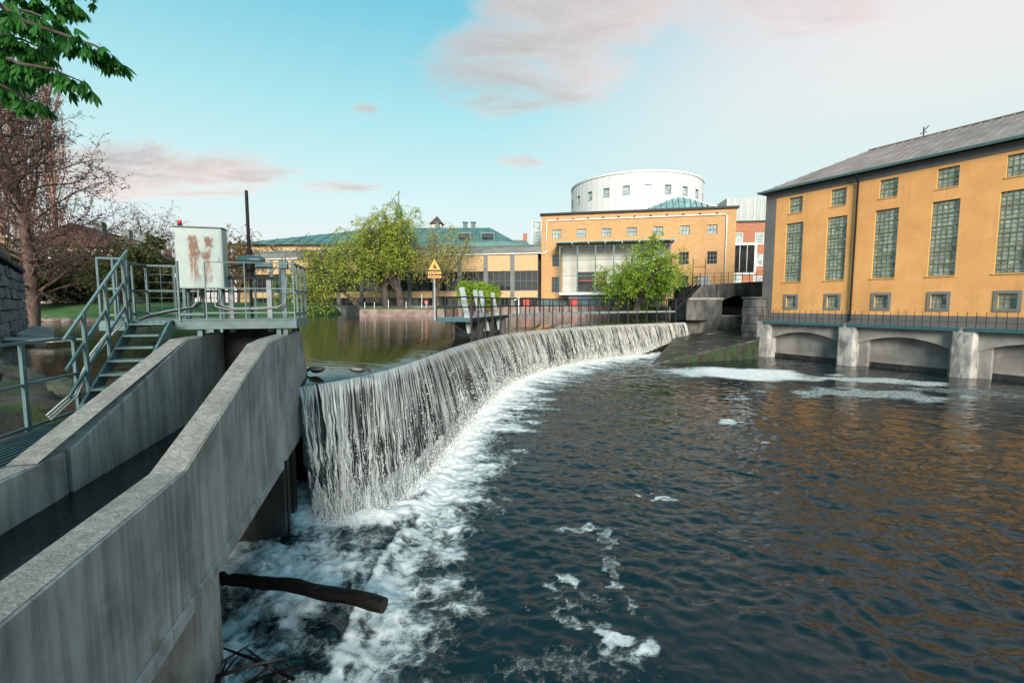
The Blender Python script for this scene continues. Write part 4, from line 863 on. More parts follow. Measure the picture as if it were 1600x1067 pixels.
def build_duck(px, py, yaw, label, head_down):
    # water bird afloat by the lip: one closed body mesh grown from rings along the back line
    c = Vector(((px-800)/711.1*1., 1, 0)); Y = 10.9; c = at(px, py, Y); c.z = ZP
    root = thing('duck', label, 'duck', tuple(c), 'ducks resting by the weir crest')
    fr = Frame(c, (math.cos(yaw), math.sin(yaw), 0))
    rings = [(-.24, .075, .012, .010), (-.19, .06, .045, .03), (-.10, .055, .085, .07), (.0, .05, .095, .08), (.09, .055, .085, .072), (.145, .085, .05, .05), (.165, .125, .036, .036), (.175, .165, .03, .03)]
    if head_down: rings = rings[:5]+[(.15, .075, .055, .05), (.19, .07, .04, .036), (.22, .05, .035, .03)]
    V = []; F = []; n = 10
    for x, z, w, h in rings:
        for k in range(n): a = 2*math.pi*k/n; V.append((x, w*math.cos(a), z+h*math.sin(a)))
    for i in range(len(rings)-1):
        for k in range(n): F.append((i*n+k, i*n+(k+1) % n, (i+1)*n+(k+1) % n, (i+1)*n+k))
    F += [tuple(range(n))[::-1]]
    hx, hz = (.25, .03) if head_down else (.195, .205)
    b = len(V); hr = [(-.045, .018), (-.025, .036), (.0, .042), (.03, .036), (.048, .018)]
    for dx, r in hr:
        for k in range(n): a = 2*math.pi*k/n; V.append((hx+dx, r*.85*math.cos(a), hz+r*math.sin(a)))
    for i in range(len(hr)-1):
        for k in range(n): F.append((b+i*n+k, b+i*n+(k+1) % n, b+(i+1)*n+(k+1) % n, b+(i+1)*n+k))
    F += [tuple(b+k for k in range(n))[::-1], tuple(b+4*n+k for k in range(n))]
    m = MB(fr); m.add(V, F); m.build('body', 'feather_dark', root, smooth=True)
    for s in (-1, 1):
        m = MB(fr); m.add([(.08, s*.085, .10), (.0, s*.102, .11), (-.12, s*.08, .115), (-.22, s*.02, .10), (-.12, s*.09, .06), (.0, s*.108, .055), (.07, s*.09, .06)], [(0, 1, 5, 6), (1, 2, 4, 5), (2, 3, 4)]); m.build('wing', 'feather_grey', root)
    m = MB(fr); m.add([(hx+.04, .014, hz+.008), (hx+.04, -.014, hz+.008), (hx+.04, -.014, hz-.012), (hx+.04, .014, hz-.012), (hx+.095, .011, hz-.006), (hx+.095, -.011, hz-.006), (hx+.09, 0, hz-.014)], [(0, 1, 5, 4), (1, 2, 6, 5), (2, 3, 6), (3, 0, 4, 6), (4, 5, 6)]); m.build('bill', 'bill', root)
build_duck(561, 572, .1, 'dark duck with grey wings floating at the weir lip', True)
build_duck(494, 569, 2.9, 'small dark duck beside the end of the flume wall', True)

# ------------------------------------------------------------------ right bank: power house on piers
RB = Frame((24.21, 32.84, 0), (.49, -.8717, 0), (-.8717, -.49, 0))      # s along, d out over the river
def build_powerhouse():
    root = thing('powerhouse', 'long orange rendered waterworks hall with tall gridded windows over the river', 'building', RB((6, -6, 3)))
    S0, S1, DF, DB = -7.4, 24., -1.5, -14.5; ZE = 13.85
    wins = [-4.91+3.125*k for k in range(8)]
    open_ = []
    for c in wins: open_ += [(c-.68, c+.68, 6.27, 11.05), (c-.53, c+.53, 11.84, 13.1), (c-.40, c+.40, 4.18, 5.07)]
    # facade with real openings: built from a grid of cells, leaving the holes out
    sx = sorted({S0+.9, S1, *[o[0] for o in open_], *[o[1] for o in open_]}); zz = sorted({3.7, ZE-.55, *[o[2] for o in open_], *[o[3] for o in open_]})
    m = MB(RB)
    for i in range(len(sx)-1):
        for j in range(len(zz)-1):
            cx, cz = (sx[i]+sx[i+1])/2, (zz[j]+zz[j+1])/2
            if any(o[0] < cx < o[1] and o[2] < cz < o[3] for o in open_): continue
            m.quad((sx[i], DF, zz[j]), (sx[i+1], DF, zz[j]), (sx[i+1], DF, zz[j+1]), (sx[i], DF, zz[j+1]))
    for a, b, c, d in open_:
        m.quad((a, DF, c), (b, DF, c), (b, DF-.25, c), (a, DF-.25, c)); m.quad((a, DF, d), (b, DF, d), (b, DF-.25, d), (a, DF-.25, d))
        m.quad((a, DF, c), (a, DF, d), (a, DF-.25, d), (a, DF-.25, c)); m.quad((b, DF, c), (b, DF, d), (b, DF-.25, d), (b, DF-.25, c))
    m.build('facade', 'orange_render', root)
    m = MB(RB); m.box(S0, S0+.9, DF-.3, DF+.02, 2.9, ZE); m.build('corner_strip', 'grey_render', root)
    m = MB(RB); m.box(S0+.9, S1, DF-.1, DF+.03, ZE-.55, ZE); m.build('cornice_band', 'grey_render', root)
    m = MB(RB); m.box(S0+.9, S1, DF-.1, DF+.05, 2.9, 3.7); m.build('plinth', 'grey_render', root)
    m = MB(RB); m.box(S0, S0+.3, DB, DF-.301, 2.9, ZE); m.build('end_wall', 'orange_render', root)
    m = MB(RB); m.box(S0+.301, S1, DB, DB+.3, 2.9, ZE); m.build('back_wall', 'orange_render', root)
    m = MB(RB); m.box(S0+.35, S1, DB+.4, DF-.6, 2.9, 12.8); m.build('interior', 'interior_dark', root)
    # roof: hipped, standing seams
    dm = (DF+DB)/2; ov = .45; e = [(S0-ov, DF+ov), (S1, DF+ov), (S1, DB-ov), (S0-ov, DB-ov)]; zr = 17.2; hs = S0+4.6
    m = MB(RB); m.add([(*e[0], ZE+.1), (*e[1], ZE+.1), (*e[2], ZE+.1), (*e[3], ZE+.1), (hs, dm, zr), (S1, dm, zr)], [(0, 1, 5, 4), (2, 3, 4, 5), (3, 0, 4), (3, 2, 1, 0)]); roof = m.build('roof', 'metal_roof', root)
    for k in range(int((S1-S0)/.55)):
        s = S0-ov+.3+k*.55; f = min(1., (s-(S0-ov))/(hs-(S0-ov))); p = (s, DF+ov, ZE+.125); q = (s, DF+ov+(dm-DF-ov)*f, ZE+.125+(zr-ZE-.1)*f)
        m = MB(RB); m.bar(p, q, .03, .06); m.build('seam', 'metal_roof', roof)
    m = MB(RB); m.bar((hs, dm, zr+.03), (S1, dm, zr+.03), .25, .06); m.build('ridge_cap', 'metal_roof', roof)
    m = MB(RB); m.box(S0-ov-.05, S1, DF+ov-.01, DF+ov+.14, ZE-.02, ZE+.14); m.build('gutter', 'copper_dark', roof)
    m = MB(RB); m.box(S0-ov-.05, S0-ov+.05, DB-ov, DF+ov-.012, ZE, ZE+.14); m.build('gutter', 'copper_dark', roof)
    m = MB(RB); m.bar((.75, dm, zr), (.75, dm, zr+.75), .06, .06); m.bar((.75, dm, zr+.45), (1.05, dm, zr+.75), .05, .05); m.bar((.55, dm, zr+.3), (.95, dm, zr+.35), .05, .05); m.build('vent_hook', 'black_steel', roof)
    m = MB(RB); m.tube([(-.52, DF+ov+.05, ZE-.02), (-.5, DF+.3, ZE-.35), (-.48, DF+.14, ZE-.6), (-.48, DF+.14, 3.2)], .07, 8); m.build('downpipe', 'black_steel', root)
    # windows
    rw = random.Random(4)
    def window(c, hw, z0, z1, nx, nz, rails, mat, fw=.05):
        f = MB(RB); d0, d1 = DF-.20, DF-.12
        f.box(c-hw, c-hw+fw, d0, d1, z0, z1); f.box(c+hw-fw, c+hw, d0, d1, z0, z1); f.box(c-hw+fw, c+hw-fw, d0, d1, z0, z0+fw); f.box(c-hw+fw, c+hw-fw, d0, d1, z1-fw, z1)
        w = f.build('window', mat, root)
        g = MB(RB)
        for i in range(1, nx): x = c-hw+2*hw*i/nx; g.box(x-.012, x+.012, d0+.01, d1-.015, z0+fw, z1-fw)
        for j in range(1, nz):
            z = z0+(z1-z0)*j/nz; t = .035 if j % rails == 0 else .011
            g.box(c-hw+fw, c+hw-fw, d0+.008, d1-.012+(.02 if j % rails == 0 else 0), z-t, z+t)
        g.build('glazing_bars', mat, w)
        p = MB(RB)
        for i in range(nx):
            for j in range(nz):
                x0, x1 = c-hw+2*hw*i/nx, c-hw+2*hw*(i+1)/nx; y0, y1 = z0+(z1-z0)*j/nz, z0+(z1-z0)*(j+1)/nz
                a, b = rw.gauss(0, .012), rw.gauss(0, .010); dd = d0+.03
                p.quad((x0, dd-a-b, y0), (x1, dd+a-b, y0), (x1, dd+a+b, y1), (x0, dd-a+b, y1))
        p.build('panes', 'glass_works', w, fix=False)
    for c in wins:
        window(c, .68, 6.27, 11.05, 5, 18, 3, 'window_green'); window(c, .53, 11.84, 13.1, 4, 4, 2, 'window_green'); window(c, .40, 4.18, 5.07, 3, 3, 9, 'window_green')
        m = MB(RB)
        m.box(c-.58, c-.402, DF+.004, DF+.05, 4.0, 5.25); m.box(c+.402, c+.58, DF+.004, DF+.05, 4.0, 5.25); m.box(c-.402, c+.402, DF+.004, DF+.05, 4.0, 4.178); m.box(c-.402, c+.402, DF+.004, DF+.05, 5.072, 5.25)
        m.build('window_surround', 'low_surround', root)
        m = MB(RB); m.box(c-.74, c+.74, DF+.002, DF+.06, 6.2, 6.268); m.build('sill', 'orange_render', root)
        m = MB(RB); m.box(c-.57, c+.57, DF+.002, DF+.05, 11.78, 11.838); m.build('sill', 'orange_render', root)
build_powerhouse()
def build_substructure():
    root = thing('arched_quay', 'weathered concrete quay of flat arches and stained piers under the orange hall', 'quay', RB((6, -1, 0)))
    piers = [-6.3+6.25*k for k in range(6)]; hw = .62
    for k, c in enumerate(piers):
        m = MB(RB); pl = [(c-hw, -1.2), (c-hw, -.12), (c-hw+.15, .05), (c+hw-.15, .05), (c+hw, -.12), (c+hw, -1.2)]; m.extr(pl, 2, -2.2, 2.88); m.build('pier', 'pier_concrete', root, bevel=.03)
        if k: m = MB(RB); m.box(c+hw+.002, c+hw+.55, -.95, -.55, -2.2, 2.78); m.build('pilaster', 'arch_concrete', root); 
    for k, (a, b) in enumerate(zip(piers[:-1], piers[1:])):
        s0, s1 = a+hw+.003, b-hw-.003; n = 14
        m = MB(RB); arc = [(s0+(s1-s0)*i/n, 1.62+.62*math.sin(math.pi*i/n)**.8) for i in range(n+1)]
        m.extr([(s0, 2.8)]+arc+[(s1, 2.8)], 1, -.95, -.35); m.build('arch', 'arch_concrete', root)
        m = MB(RB); m.box(s0, s1, -1.4, -1.0, -2.2, 2.6); m.build('infill_wall', 'arch_concrete', root)
        m = MB(RB); m.box(s0, s1, -1.0, -.9, -2.2, .35); m.build('ledge', 'wet_concrete', root)
        m = MB(RB); m.box(s0-.5, s1+.45, -.02, .10, 2.82, 3.04); m.build('edge_beam', 'actuator_paint', root)
    m = MB(RB); m.box(-7.0, 25, -1.55, -.022, 2.885, 2.99); m.build('terrace_slab', 'arch_concrete', root)
    r = thing('terrace_railing', 'thin dark railing along the terrace below the orange hall', 'railing', RB((6, .0, 3)))
    first = None
    for k in range(58):
        s = -6.3+k*.42
        if first is None: m = MB(RB); m.box(s-.012, s+.012, -.05, -.026, 2.992, 3.98); first = m.build('post', 'black_steel', r)
        else: twin(first, 'post', RB.ex*(k*.42), r)
    for z in (3.35,): m = MB(RB); m.box(-6.3, 17.7, -.045, -.03, z, z+.02); m.build('rail', 'black_steel', r)
build_substructure()

# ------------------------------------------------------------------ stone abutment, road bridge, apron
def build_abutment():
    t = thing('stone_gate_pillar', 'squat grey stone pillar at the end of the arched quay', 'pillar', (20.7, 37.2, 0))
    for k, z in enumerate(np.arange(-1.6, 4.8, .72)):
        w = .62+(.05 if k % 2 else 0); m = MB(RB); m.box(-7.55-w, -7.5+w, -1.3, .04+.01*(k % 2), z, z+.70); m.build('stone', 'dark_stone', t, bevel=.04)
    m = MB(RB); m.box(-8.3, -6.85, -1.4, .10, 4.885, 5.05); m.build('cap_stone', 'dark_stone', t, bevel=.04)
    # mossy apron: patch between front wall, pillar, bridge and weir end
    A, B, C, D = Vector((10.2, 33.2, -.05)), Vector((20.0, 36.7, 1.55)), Vector((26, 46.5, 2.35)), Vector((15.6, 43.2, 1.45))
    n = 40; V = []
    for i in range(n+1):
        for j in range(n+1):
            u, v = i/n, j/n; p = A.lerp(B, u).lerp(D.lerp(C, u), v); p.z += .05*float(fbm(np.array(p.x*.8), np.array(p.y*1.1), 3, 2)); V.append(tuple(p))
    root = thing('spillway_apron', 'mossy wet spillway apron sloping down from the bridge arch to the river', 'spillway', tuple((A+C)/2))
    np_mesh('apron_surface', V, grid_faces(n+1, n+1), 'apron_wet', root, org=tuple(worigin(root)), smooth=True)
    m = MB(); nn = 12
    for k in range(nn):
        p, q = A.lerp(B, k/nn), A.lerp(B, (k+1)/nn); m.quad((p.x, p.y-.01, -2), (q.x, q.y-.01, -2), (q.x, q.y-.01, q.z+.04), (p.x, p.y-.01, p.z+.04))
    m.build('front_wall', 'mossy_wall', root)
    m = MB(); m.bar(A+Vector((0, .05, .03)), B+Vector((0, .05, .03)), .16, .09); m.build('edge_stone', 'dark_stone', root)
    # road bridge with a low segmental arch
    b = thing('stone_road_bridge', 'blackened stone road bridge with a low arch beside the orange hall', 'bridge', (22, 47, 2))
    x0, x1, y = 17.9, 27.2, 46.6; ax0, ax1 = 21.0, 25.6; zt = 6.75; zs = 4.35; n = 14
    arc = [(ax0+(ax1-ax0)*i/n, zs+.95*math.sin(math.pi*i/n)**.75) for i in range(n+1)]
    m = MB(); m.extr([(x0+3.0, 6.45), (x1, zt+.1), (x1, -2), (ax1, -2)]+arc[::-1]+[(x0+3.0, zs)], 1, y, y+6); m.build('arch_wall', 'dark_stone', b)
    m = MB(); m.box(x0-.3, x0+3.3, y-.6, y+5, -2, 5.0); m.build('abutment', 'dark_stone', b, bevel=.05)
    m = MB(); m.box(x0-.35, x0+3.4, y-.68, y-.5, 4.86, 5.06); m.build('string_course', 'arch_concrete', b)
    m = MB(); m.extr([(x0+.4, 5.0), (x0+3.1, 5.0), (x0+3.1, 6.45), (x0+.4, 6.3)], 1, y+.2, y+5.2); m.build('upper_wall', 'dark_stone', b)
    m = MB(); m.box(x0+2.0, x1, y-.45, y-.02, -2, 3.15); m.build('footing', 'dark_stone', b, bevel=.05)
    m = MB(); m.box(x0+2.0, x1, y-.5, y-.03, 3.152, 3.3); m.build('ledge', 'arch_concrete', b)
    m = MB(); m.box(ax0-.5, ax1+.5, y+6.01, y+6.3, -2, 6.2); m.build('back_wall', 'arch_shade', b)  # dark sheet filling the arch, its colour stands in for shade beneath
    # white lime runs below the ledge
    rl = random.Random(2); 
    r = thing('bridge_railing', 'tall thin dark railing on the blackened stone bridge', 'railing', (22, y, 6.5))
    first = None
    for k in range(13):
        x = x0+.6+k*.72; z = 6.35+.03*k; m = MB(); m.box(x-.018, x+.018, y+.26, y+.30, z, z+1.15); m.build('post', 'black_steel', r)
    for h in (1.12, .75, .4): m = MB(); m.bar((x0+.6, y+.28, 6.35+h), (x1-.4, y+.28, 6.72+h), .025, .025); m.build('rail', 'black_steel', r)
    g = thing('iron_gate_frame', 'tall black iron gate frame above the stone abutment', 'gate', (x0+1.2, y+.1, 6.3))
    for x in (x0+.5, x0+1.75): m = MB(); m.bar((x, y+.12, 6.2), (x, y+.12, 9.0), .06, .06); m.build('post', 'black_steel', g)
    m = MB(); m.bar((x0+.5, y+.12, 8.2), (x0+1.75, y+.12, 8.2), .05, .05); m.bar((x0+.5, y+.12, 7.2), (x0+1.75, y+.12, 7.2), .04, .04); m.build('cross_rail', 'black_steel', g)
    # dark iron stair from the footbridge to the abutment
    s = thing('iron_stair', 'dark iron stair rising from the weir footbridge to the stone abutment', 'stair', (17, 44.6, 3.8))
    p0, p1 = Vector((15.9, 44.9, 3.85)), Vector((18.6, 45.7, 6.3))
    for o in (-.4, .4): m = MB(); m.bar(p0+Vector((0, o, 0)), p1+Vector((0, o, 0)), .06, .3); m.build('stringer', 'black_steel', s)
    for k in range(9): p = p0.lerp(p1, (k+.5)/9); m = MB(); m.box(p.x-.16, p.x+.12, p.y-.38, p.y+.38, p.z-.02, p.z+.03); m.build('tread', 'black_steel', s)
    for o in (-.42, .42):
        for h in (1., .5): m = MB(); m.bar(p0+Vector((0, o, h)), p1+Vector((0, o, h)), .045, .045); m.build('handrail', 'black_steel', s)
        for t in (0, .33, .66, 1.): p = p0.lerp(p1, t)+Vector((0, o, 0)); m = MB(); m.bar(p, p+Vector((0, 0, 1)), .04, .04); m.build('post', 'black_steel', s)
build_abutment()

# ------------------------------------------------------------------ far bank: brick hall, low wing, rotunda
HB = Frame((4.2, 66, 0), (1, -.2066, 0), (-.2023, -.9793, 0))            # s along the facade, d towards the river
def facade_cells(m, s0, s1, z0, z1, d, holes, depth=.3):
    sx = sorted({s0, s1, *[min(max(h[i], s0), s1) for h in holes for i in (0, 1)]}); zz = sorted({z0, z1, *[h[i] for h in holes for i in (2, 3)]})
    for i in range(len(sx)-1):
        for j in range(len(zz)-1):
            cx, cz = (sx[i]+sx[i+1])/2, (zz[j]+zz[j+1])/2
            if any(h[0] < cx < h[1] and h[2] < cz < h[3] for h in holes): continue
            m.quad((sx[i], d, zz[j]), (sx[i+1], d, zz[j]), (sx[i+1], d, zz[j+1]), (sx[i], d, zz[j+1]))
    for a, b, c, e in holes:
        m.quad((a, d, c), (b, d, c), (b, d-depth, c), (a, d-depth, c)); m.quad((a, d, e), (b, d, e), (b, d-depth, e), (a, d-depth, e))
        m.quad((a, d, c), (a, d, e), (a, d-depth, e), (a, d-depth, c)); m.quad((b, d, c), (b, d, e), (b, d-depth, e), (b, d-depth, c))
def hall_window(fr, par, a, b, c, e, d, nx, nz, frame='window_dark', glass='glass_hall', fw=.07):
    f = MB(fr); d0, d1 = d-.22, d-.12
    f.box(a, a+fw, d0, d1, c, e); f.box(b-fw, b, d0, d1, c, e); f.box(a+fw, b-fw, d0, d1, c, c+fw); f.box(a+fw, b-fw, d0, d1, e-fw, e)
    w = f.build('window', frame, par)
    g = MB(fr)
    for i in range(1, nx): x = a+(b-a)*i/nx; g.box(x-.03, x+.03, d0+.01, d1-.01, c+fw, e-fw)
    for j in range(1, nz): z = c+(e-c)*j/nz; g.box(a+fw, b-fw, d0+.012, d1-.012, z-.03, z+.03)
    g.build('glazing_bar', frame, w)
    p = MB(fr); p.quad((a, d0+.03, c), (b, d0+.03, c), (b, d0+.03, e), (a, d0+.03, e)); p.build('pane', glass, w)
def build_hall():
    root = thing('brick_hall', 'tall ochre brick hall with a projecting glass bay behind the willow', 'building', HB((13, -6, 4.1)))
    SL, SR, ZT, ZB = 0., 25.75, 16.9, 4.1; dp = 14
    holes = []; kinds = []
    for k in range(7): a = 1.56+3.437*k; holes.append((a, a+1.28, 13.67, 14.87))
    mid = [(1.56, 2.82, 9.72, 11.4), (18.73, 20.0, 9.72, 11.4), (22.3, 23.56, 9.72, 11.4)]
    low = [(1.5, 2.72, 6.05, 8.24), (18.74, 20.03, 6.3, 8.2)]
    allh = holes+mid+low
    m = MB(HB); facade_cells(m, SL, SR, ZB, ZT, 0, allh); m.build('facade', 'brick_ochre', root)
    m = MB(HB); m.box(SL, SL+.35, -dp, -.002, ZB, ZT); m.build('side_wall', 'brick_ochre', root)
    m = MB(HB); m.box(SR-.35, SR, -dp, -.002, ZB, ZT); m.build('side_wall', 'brick_ochre', root)
    m = MB(HB); m.box(SL+.36, SR-.36, -dp, -1.2, ZB, ZT-.3); m.build('interior', 'interior_dark', root)
    m = MB(HB); m.box(SL-.2, SR+.25, -dp, .28, ZT, ZT+.28); m.build('roof_edge', 'black_steel', root)
    m = MB(HB); m.box(SL, SL+.5, .002, .05, ZB, 5.2); m.box(SL+.5, 4.6, .002, .05, ZB, 5.1); m.build('plinth', 'actuator_paint', root)
    for h in holes: hall_window(HB, root, *h, 0, 3, 2, 'window_dark', 'glass_light')
    for h in mid+low: hall_window(HB, root, *h, 0, 3, 3, 'window_dark', 'glass_hall')
    m = MB(HB); m.tube([(.75, .12, 12.0), (.75, .12, 15.9), (1.0, .12, 16.15), (24.3, .12, 16.15), (24.55, .12, 15.9), (24.55, .12, 6.6)], .09, 8); m.build('downpipe', 'white_trim', root, smooth=True)
    m = MB(HB); m.tube([(-.1, .12, 11.55), (.55, .12, 11.6), (.75, .12, 11.9), (.75, .12, 12.3)], .09, 8); m.build('downpipe', 'white_trim', root, smooth=True)
    m = MB(HB); m.tube([(17.9, .14, 4.5), (17.9, .14, 9.2)], .08, 8); m.build('downpipe', 'white_trim', root, smooth=True)
    for k in range(11):
        s = 2.2+k*2.1; m = MB(HB); m.box(s, s+.25, .002, .3, 16.25, 16.4); m.build('wall_lamp', 'black_steel', root)
    m = MB(HB); m.box(21.2, 22.0, .004, .05, 6.6, 8.1); m.box(22.02, 22.8, .004, .05, 6.6, 8.1); m.build('door', 'grey_steel', root)
    # glass bay
    bay = MB(HB); a, b, z0, z1, d0, d1 = 2.9, 17.3, 6.0, 12.3, .05, 2.6
    bay.box(a, b, d0, d1, z0-.35, z0); bay.build('bay_floor', 'white_trim', root)
    m = MB(HB); m.box(a+.2, b-.2, .02, .04, z0, z1); m.build('bay_back', 'interior_pale', root)
    m = MB(HB); m.box(a+2.2, a+6.4, .045, .10, z0, z0+2.9); m.build('bay_dark_panel', 'interior_dark', root)  # flat dark panel on the back of the bay
    m = MB(HB); m.box(a+2.6, a+6.2, .4, 1.0, z0+1.55, z0+1.7); m.build('bay_counter', 'red_thing', root)
    for s in np.linspace(a, b, 7): m = MB(HB); m.box(s-.09, s+.09, d1-.18, d1, z0+.001, z1); m.build('bay_post', 'teal_paint', root)
    for z in (z0+.1, z0+2.2, z0+4.3, z1-.1): m = MB(HB); m.box(a+.09, b-.09, d1-.14, d1-.05, z-.04, z+.04); m.build('bay_transom', 'teal_paint', root)
    n = 6
    for i in range(n):
        for j in range(3):
            s0, s1 = a+(b-a)*i/n+.1, a+(b-a)*(i+1)/n-.1; q0, q1 = z0+2.1*j+.05, z0+2.1*(j+1)-.05
            m = MB(HB); m.quad((s0, d1-.1, q0), (s1, d1-.1, q0), (s1, d1-.1, q1), (s0, d1-.1, q1)); m.build('bay_pane', 'glass_clear', root)
    for s in (a, b): m = MB(HB); m.quad((s, d0, z0), (s, d1-.2, z0), (s, d1-.2, z1), (s, d0, z1)); m.build('bay_pane', 'glass_clear', root)
    m = MB(HB); m.box(a-.7, b+.6, d0, d1+.9, z1+.3, z1+.42); m.build('bay_canopy', 'glass_roof', root)
    for s in np.linspace(a-.5, b+.4, 8): m = MB(HB); m.bar((s, d0, z1+.22), (s, d1+.85, z1+.22), .12, .14); m.build('canopy_rib', 'white_trim', root)
    m = MB(HB); m.box(a+1.2, b-.6, .1, 2.0, 4.1, z0-.36); m.build('bay_underside', 'actuator_paint', root)
    # glazed link hanging off the right corner
    m = MB(HB); m.box(SR+.02, SR+2.8, -3, -.8, 8.3, 8.6); m.box(SR+.02, SR+2.8, -3, -.8, 12.2, 12.5); m.box(SR+2.6, SR+2.9, -3, -.8, 8.6, 12.2); l = m.build('link_frame', 'white_trim', root)
    m = MB(HB); m.box(SR+.02, SR+2.55, -2.9, -.95, 8.62, 12.18); m.build('link_glass', 'glass_hall', l)
    for k in range(2): m = MB(HB); m.box(SR+.8+k*.9, SR+.86+k*.9, -.94, -.9, 8.62, 12.18); m.build('glazing_bar', 'white_trim', l)
build_hall()
def build_wing():
    root = thing('low_brick_wing', 'long low brick wing with concrete pillars and dark window bands by the pond', 'building', HB((-24, -6, 4.1)))
    SL = -48.3; P = [-.22-4.02*k for k in range(13)]
    bands = [(6.34, 9.18), (4.3, 5.33)]
    for k in range(12):
        b, a = P[k]-.3, P[k+1]+.3
        m = MB(HB)
        m.box(a, b, -.45, -.05, 9.2, 11.6); m.build('brick_panel', 'brick_pale', root)
        m = MB(HB); m.box(a, b, -.45, -.05, 5.35, 6.32); m.build('brick_panel', 'brick_pale', root)
        hall_window(HB, root, a, b, 6.33, 9.19, -.1, 4, 2); hall_window(HB, root, a, b, 4.12, 5.34, -.1, 4, 1)
    for s in P[1:]: m = MB(HB); m.box(s-.3, s+.3, -.5, .06, 3.9, 11.65); m.build('pillar', 'fascia_concrete', root)
    m = MB(HB); m.box(SL-.6, -.03, -12, .10, 11.66, 12.7); m.build('fascia', 'fascia_concrete', root)
    m = MB(HB); m.box(SL-.6, -.03, .105, .22, 11.6, 11.72); m.build('eaves_pipe', 'white_trim', root)
    m = MB(HB); m.box(SL-.8, -.03, -12.2, .2, 12.702, 12.9); m.build('roof_edge', 'copper_roof', root)
    m = MB(HB); m.box(SL, -.4, -12, -1.5, 4.1, 11.6); m.build('interior', 'interior_dark', root)
    rr = random.Random(8)
    for k in range(16):
        s = -2-k*2.75+rr.uniform(-.8, .8); z = rr.choice([7.2, 8.3, 4.9]); m = MB(HB); m.box(s-.07, s+.07, -.9, -.8, z, z+.14); m.build('interior_lamp', 'lit_lamp', root)
    m = MB(HB); m.extr([(SL-.3, 12.92), (-28, 14.0), (-6, 14.0), (-.1, 12.92)], 1, -13, -4); m.build('roof', 'copper_roof', root)
    m = MB(HB); m.box(-50, .2, .3, 2.2, -2, 3.9); tag(m.build('quay', 'pier_concrete'), kind='structure')
build_wing()
def build_rotunda():
    c = Vector((26.2, 99, 0)); Rr = 13.4; z0, z1 = 8, 28.5
    root = thing('white_rotunda', 'round white panelled drum with small square windows above the brick hall', 'building', (c.x, c.y, 8))
    n = 66; V = []; F = []
    # the windows are openings recessed in the drum: row of cells left out
    wz = (24.6, 26.2); step = 8; zs = [z0, wz[0], wz[1], z1]
    tilt = lambda a: 0.
    m = MB()
    def pt(a, z, r=Rr): return (c.x+r*math.cos(a), c.y+r*math.sin(a), z)
    for k in range(n):
        a0, a1 = 2*math.pi*k/n, 2*math.pi*(k+1)/n
        for j in range(3):
            if j == 1 and k % 3 == 0 and math.sin((a0+a1)/2) < .2:
                q = .25; b0, b1 = a0+(a1-a0)*.0, a1
                for A, B in (((b0, wz[0]), (b1, wz[0])), ((b0, wz[1]), (b1, wz[1])), ((b0, wz[0]), (b0, wz[1])), ((b1, wz[0]), (b1, wz[1]))):
                    m.quad(pt(*A), pt(*B), pt(*B, Rr-q), pt(*A, Rr-q))
                continue
            m.quad(pt(a0, zs[j]), pt(a1, zs[j]), pt(a1, zs[j+1]), pt(a0, zs[j+1]))
    m.quad(*[pt(2*math.pi*k/n, z1, Rr-.02) for k in range(n)]); m.build('drum', 'white_panel', root)
    m = MB()
    for k in range(n):
        a0, a1 = 2*math.pi*k/n, 2*math.pi*(k+1)/n; m.quad(pt(a0, z1, Rr+.15), pt(a1, z1, Rr+.15), pt(a1, z1+.35, Rr+.15), pt(a0, z1+.35, Rr+.15)); m.quad(pt(a0, z1+.35, Rr+.15), pt(a1, z1+.35, Rr+.15), pt(a1, z1+.35, Rr-.4), pt(a0, z1+.35, Rr-.4)); m.quad(pt(a0, z1, Rr), pt(a1, z1, Rr), pt(a1, z1, Rr+.15), pt(a0, z1, Rr+.15))
    m.build('parapet', 'white_panel', root)
    for k in range(0, n, 3):
        if math.sin(2*math.pi*(k+.5)/n) < .2:
            a0, a1 = 2*math.pi*k/n, 2*math.pi*(k+1)/n; m = MB(); m.quad(pt(a0, wz[0], Rr-.22), pt(a1, wz[0], Rr-.22), pt(a1, wz[1], Rr-.22), pt(a0, wz[1], Rr-.22)); w = m.build('window', 'glass_light', root)
            m = MB(); am = (a0+a1)/2
            for A, B in (((a0, wz[0]), (a0, wz[1])), ((a1, wz[0]), (a1, wz[1])), ((a0, wz[0]), (a1, wz[0])), ((a0, wz[1]), (a1, wz[1]))): m.bar(pt(*A, Rr-.05), pt(*B, Rr-.05), .12, .12)
            m.build('frame', 'window_dark', w)
        if math.sin(2*math.pi*(k+1.5)/n) < .25:
            for o in (1, 2, 3):
                a = 2*math.pi*(k+o)/n; m = MB(); m.bar(pt(a, z0, Rr+.02), pt(a, z1, Rr+.02), .06, .06); m.build('panel_joint', 'grey_panel', root)
build_rotunda()
